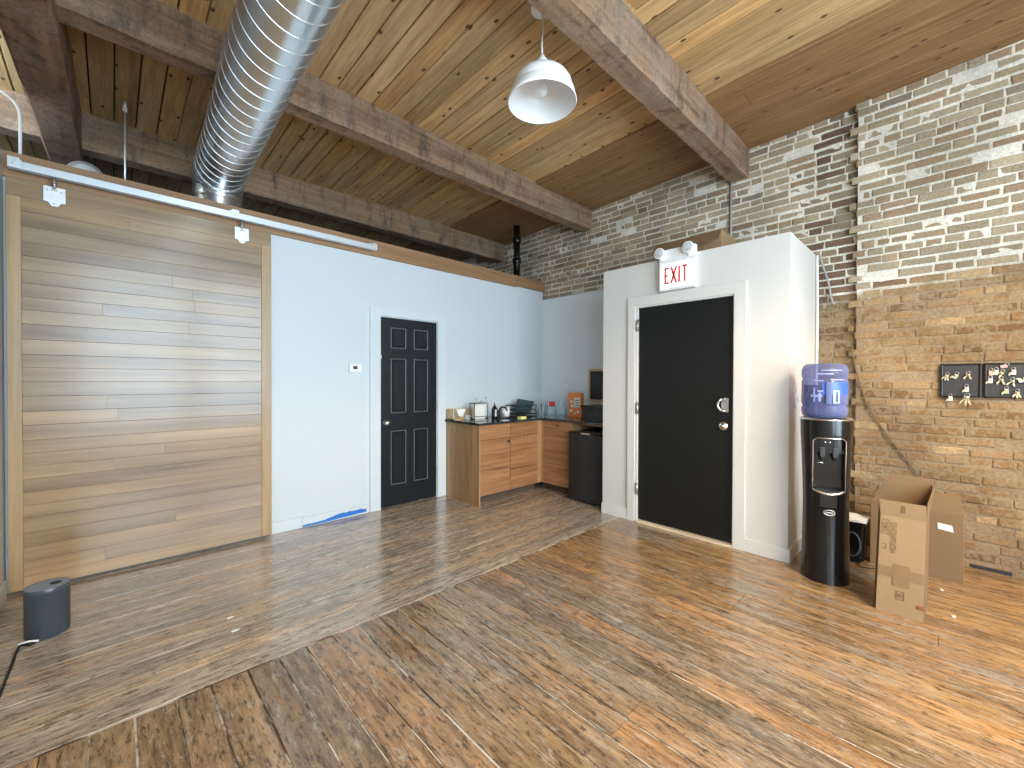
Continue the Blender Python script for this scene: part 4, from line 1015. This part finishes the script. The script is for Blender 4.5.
# black bin with papers
kb = thing('shredder_bin', (4.02, .49, 0), 'black bin half hidden between the water cooler and the cardboard boxes', 'bin')
bm = B(); add_prism(bm, [(.432, 0), (.60, 0), (.615, .30), (.420, .30)], 0, 3.95, 4.17); bmesh.ops.bevel(bm, geom=bm.edges[:], offset=.02, segments=3, affect='EDGES'); obj('bin_body', bm, M['blackpl'], kb)
bm = B(); add_tube(bm, [(3.948, .495 + .045 * math.cos(2 * PI * q / 28), .14 + .085 * math.sin(2 * PI * q / 28)) for q in range(28)], .007, 6, closed=True); obj('oval_grille_ring', bm, M['slate'], kb)
for i, (dx, dy, rz_, dz) in enumerate(((0, 0, .15, .302), (.02, -.01, -.25, .308), (-.01, .015, .45, .314))):
    bm = B(); add_box(bm, -.095, .095, -.075, .075, 0, .003)
    for v in bm.verts: v.co.z += .02 * max(0, v.co.x) * (i + 1)
    o = obj('sheet_of_paper', bm, M['paper']); o.location = (4.05 + dx, .505 + dy, dz); o.rotation_euler = (0, 0, rz_)
    tag(o, ('white paper sheet, the lowest of those lying on the black bin', 'white paper sheet in the middle of the pile on the black bin', 'white paper sheet on top of the pile on the black bin')[i], 'paper', 'papers on the black bin')
bm = B(); add_tube(bm, smoothpath([(3.93, .47, .005), (3.90, .42, .005), (3.94, .36, .005), (4.03, .34, .005)], 6), .005, 6)
tag(obj('cable', bm, M['cable_bk']), 'short dark cable on the floor in front of the black bin', 'cable')
bm = B(); add_box(bm, XR - .006, XR + .004, -.30, -.10, .010, .036, .004)
tag(obj('wall_gap', bm, M['blackmat']), kind='structure')

for cx_, cy_, sz, lab in ((3.856, .03, .020, 'small white paper scrap on the floor in front of the wide cardboard box'),
                     (3.463, -.022, .022, 'small white paper scrap on the floor beside the tall narrow cardboard box'),
                     (.473, 2.785, .022, 'white chip on the narrow floorboards before the plank door, the one nearer the door'),
                     (.468, 2.623, .026, 'white chip on the narrow floorboards before the plank door, the one farther from the door')):
    bm = B(); pts_ = [(sz * R.uniform(.6, 1.1) * math.cos(k_ * PI / 3), sz * .55 * R.uniform(.6, 1.1) * math.sin(k_ * PI / 3)) for k_ in range(6)]
    add_prism(bm, [(cx_ + a_, cy_ + b_) for a_, b_ in pts_], 2, .001, .0035)
    tag(obj('paper_scrap', bm, M['paper']), lab, 'scrap', 'white scraps on the floor')

# ------------------------------------------------------------------ key boards
def kboard(ya, yb, label, div=False):
    t_ = thing('key_board', (XR - .02, (ya + yb) / 2, 1.228), label, 'key board')
    bm = B(); add_box(bm, XR - .022, XR - .006, ya, yb, 1.228, 1.470, .008); obj('panel', bm, M['blackmat'], t_)
    bm = B()
    for d in ((ya, ya + .012, 1.228, 1.47), (yb - .012, yb, 1.228, 1.47), (ya, yb, 1.458, 1.47), (ya, yb, 1.228, 1.238)): add_box(bm, XR - .030, XR - .006, *d, .003)
    if div: add_box(bm, XR - .026, XR - .02, ya + .01, yb - .01, 1.328, 1.334)
    obj('rim', bm, M['blackpl'], t_)
    return t_
kboard(-.146, .056, 'black key board on the brick, the one nearer the water cooler')
kboard(-.372, -.158, 'black key board on the brick with a thin shelf line, at the right edge', True)
def keys(y, z, kind, rot, label, s=1.0):
    t_ = thing('key_bunch', (XR - .034, y, z), label, 'keys', 'keys hanging on the two black key boards')
    bm = B(); add_tube(bm, [(XR - .032, y, z + .022), (XR - .036, y, z + .018)], .002, 5)
    add_tube(bm, [(XR - .034, y + .010 * s * math.cos(2 * PI * q / 14), z + .010 + .010 * s * math.sin(2 * PI * q / 14)) for q in range(14)], .0015, 5, closed=True)
    obj('key_ring', bm, M['satin'], t_)
    if kind in ('tag', 'pink', 'green'):
        bm = B(); add_box(bm, -.003, .003, -.012 * s, .012 * s, -.034 * s, 0, .002); bmesh.ops.transform(bm, matrix=Matrix.Translation((XR - .036, y, z)) @ Matrix.Rotation(rot, 4, 'X'), verts=bm.verts)
        obj('key_tag', bm, M[{'tag': 'keytag', 'pink': 'keypink', 'green': 'keygreen'}[kind]], t_)
    for j, a in enumerate((rot + .5, rot - .4, rot)[:(3 if kind == 'bunch' else 1 + (kind == 'pair'))]):
        if kind in ('pink',): break
        bm = B(); add_lathe(bm, [(0, -.001), (.009 * s, -.001), (.009 * s, .0012), (0, .0012)], mat=Matrix.Translation((0, 0, -.008)) @ Matrix.Rotation(PI / 2, 4, 'Y'), seg=12)
        add_box(bm, -.001, .001, -.003, .003, -.045 * s, -.012); add_box(bm, -.001, .001, .002, .006, -.040 * s, -.024 * s)
        bmesh.ops.transform(bm, matrix=Matrix.Translation((XR - .040 - .002 * j, y, z)) @ Matrix.Rotation(a, 4, 'X'), verts=bm.verts)
        obj('key', bm, M['brass'], t_)
kl = [(.020, 1.388, 'bunch', .3, 'brass key bunch at the upper left of the left key board'),
      (-.028, 1.390, 'green', .5, 'keys with a greenish square tag at the top middle of the left key board'),
      (-.082, 1.395, 'pair', 0, 'pair of thin keys at the upper right of the left key board'),
      (.004, 1.232, 'tag', 0, 'key with a white tag below the lower left edge of the left key board'),
      (-.075, 1.300, 'tag', 0, 'key with a small white tag above the big bunch on the left key board'),
      (-.078, 1.235, 'bunch', .1, 'large splayed bunch of keys hanging below the left key board'),
      (-.190, 1.415, 'pink', 0, 'pink square key tag at the upper left of the right key board'),
      (-.213, 1.420, 'tag', .1, 'key with a white tag beside the pink square tag on the right key board'),
      (-.262, 1.450, 'pink', 1.3, 'long pink key tag turned sideways at the top of the right key board'),
      (-.243, 1.405, 'pair', .8, 'two slanted keys in the middle of the right key board'),
      (-.290, 1.420, 'tag', 0, 'key with a square white tag at the upper right of the right key board'),
      (-.187, 1.362, 'tag', 0, 'key with a wide white tag at the far left of the right key board'),
      (-.236, 1.360, 'pair', 0, 'pair of keys just above the shelf line of the right key board'),
      (-.287, 1.350, 'pair', .2, 'pair of keys right under the square white tag of the right key board'),
      (-.342, 1.355, 'tag', 1.2, 'white key tag turned sideways at the far right of the right key board'),
      (-.260, 1.290, 'green', 0, 'key with a green tag below the shelf line of the right key board'),
      (-.308, 1.272, 'bunch', 0, 'spread key bunch at the bottom right of the right key board')]
for a in kl: keys(a[0], a[1], a[2], a[3], a[4], 1.4 if 'large' in a[4] else .92)

# ------------------------------------------------------------------ round bin speaker and cord at left
cbx, cby = -.252, 3.285
sb_ = thing('round_subwoofer', (cbx, cby, 0), 'dark slate cylinder standing on the floor before the sliding plank door', 'subwoofer')
bm = B(); add_lathe(bm, [(0, 0.0), (.078, .0), (.084, .006), (.084, .240), (.086, .242), (.086, .262), (.083, .268)], (cbx, cby, 0), 40)
for v in bm.verts: v.co.z *= .95
obj('body', bm, M['slate'], sb_)
bm = B(); add_lathe(bm, [(.083, .267), (.06, .269), (.03, .268), (0, .268)], (cbx, cby, -.0135), 40); obj('top_plate', bm, M['slatetop'], sb_)
bm = B(); add_lathe(bm, [(.010, 0), (.022, .001), (.022, .004), (.014, .005), (0, .002)], (cbx + .03, cby, .2535), 20); obj('port', bm, M['blackmat'], sb_)
bm = B(); add_tube(bm, smoothpath([(-.335, 2.0, .005), (-.352, 2.5, .005), (-.349, 2.77, .005), (-.345, 3.0, .005), (-.340, 3.19, .006), (-.300, 3.175, .006), (-.285, 3.20, .008)], 6), .0055, 6)
tag(obj('cable', bm, M['cable_bk']), 'black cable on the floor leading away from the round slate cylinder', 'cable')
bm = B(); add_tube(bm, smoothpath([(-.345, 3.215, .008), (-.31, 3.195, .018), (-.275, 3.185, .012)], 5), .005, 6)
tag(obj('cable_tie', bm, M['whitepl']), 'short white tie on the black cable at the foot of the slate cylinder', 'cable tie')

for o in bpy.data.objects:
    if '_rot' in o.keys(): del o['_rot']

# ------------------------------------------------------------------ light
w = bpy.data.worlds.new('world'); bpy.context.scene.world = w; w.use_nodes = True
t = w.node_tree; bg = t.nodes['Background']
bg.inputs[0].default_value = (.66, .85, 1.0, 1); bg.inputs[1].default_value = 9.0
def area(name, loc, rot, sx, sy, power, col, portal=False):
    l = bpy.data.lights.new(name, 'AREA'); l.shape = 'RECTANGLE'; l.size = sx; l.size_y = sy; l.energy = power; l.color = col
    o = bpy.data.objects.new(name, l); C.objects.link(o); o.location = loc; o.rotation_euler = rot
    if portal: l.cycles.is_portal = True
    return o
for a, b_ in WIN:
    area('window_portal', ((a + b_) / 2, Y0 - .16, (zb + zt) / 2), (PI / 2, 0, 0), b_ - a, zt - zb, 1, (1, 1, 1), True)
area('window_portal', (X0 - .11, (SW[0] + SW[1]) / 2, (SW[2] + SW[3]) / 2), (PI / 2, 0, -PI / 2), SW[1] - SW[0], SW[3] - SW[2], 1, (1, 1, 1), True)  # portal of the added side window
l = bpy.data.lights.new('ceiling_downlight', 'SPOT'); l.energy = 170; l.color = (1, .66, .33); l.spot_size = math.radians(160); l.spot_blend = .22; l.shadow_soft_size = .30
o = bpy.data.objects.new('ceiling_downlight', l); C.objects.link(o); o.location = (2.1, -1.2, 2.62)

# ------------------------------------------------------------------ camera
f_, yaw, p_, r_, h_ = 419.057, math.radians(46.35156), math.radians(-.50577), math.radians(.17476), 1.34
F = Vector((math.cos(yaw) * math.cos(p_), math.sin(yaw) * math.cos(p_), math.sin(p_)))
Rt = Vector((math.sin(yaw), -math.cos(yaw), 0)); U = Rt.cross(F)
Rt, U = math.cos(r_) * Rt + math.sin(r_) * U, -math.sin(r_) * Rt + math.cos(r_) * U
cam = bpy.data.cameras.new('camera'); cam.sensor_width = 36; cam.lens = f_ / 1024 * 36; cam.clip_start = .02
co_ = bpy.data.objects.new('camera', cam); C.objects.link(co_)
co_.matrix_world = Matrix(((Rt.x, U.x, -F.x, 0), (Rt.y, U.y, -F.y, 0), (Rt.z, U.z, -F.z, h_), (0, 0, 0, 1)))
sc = bpy.context.scene; sc.camera = co_
sc.view_settings.view_transform = 'Standard'; sc.view_settings.look = 'None'; sc.view_settings.gamma = 1
sc.view_settings.exposure = 0.98; sc.view_settings.use_curve_mapping = False
sc.cycles.use_denoising = True; sc.cycles.max_bounces = 8; sc.cycles.diffuse_bounces = 5; sc.cycles.transparent_max_bounces = 12
sc.cycles.sample_clamp_indirect = 8
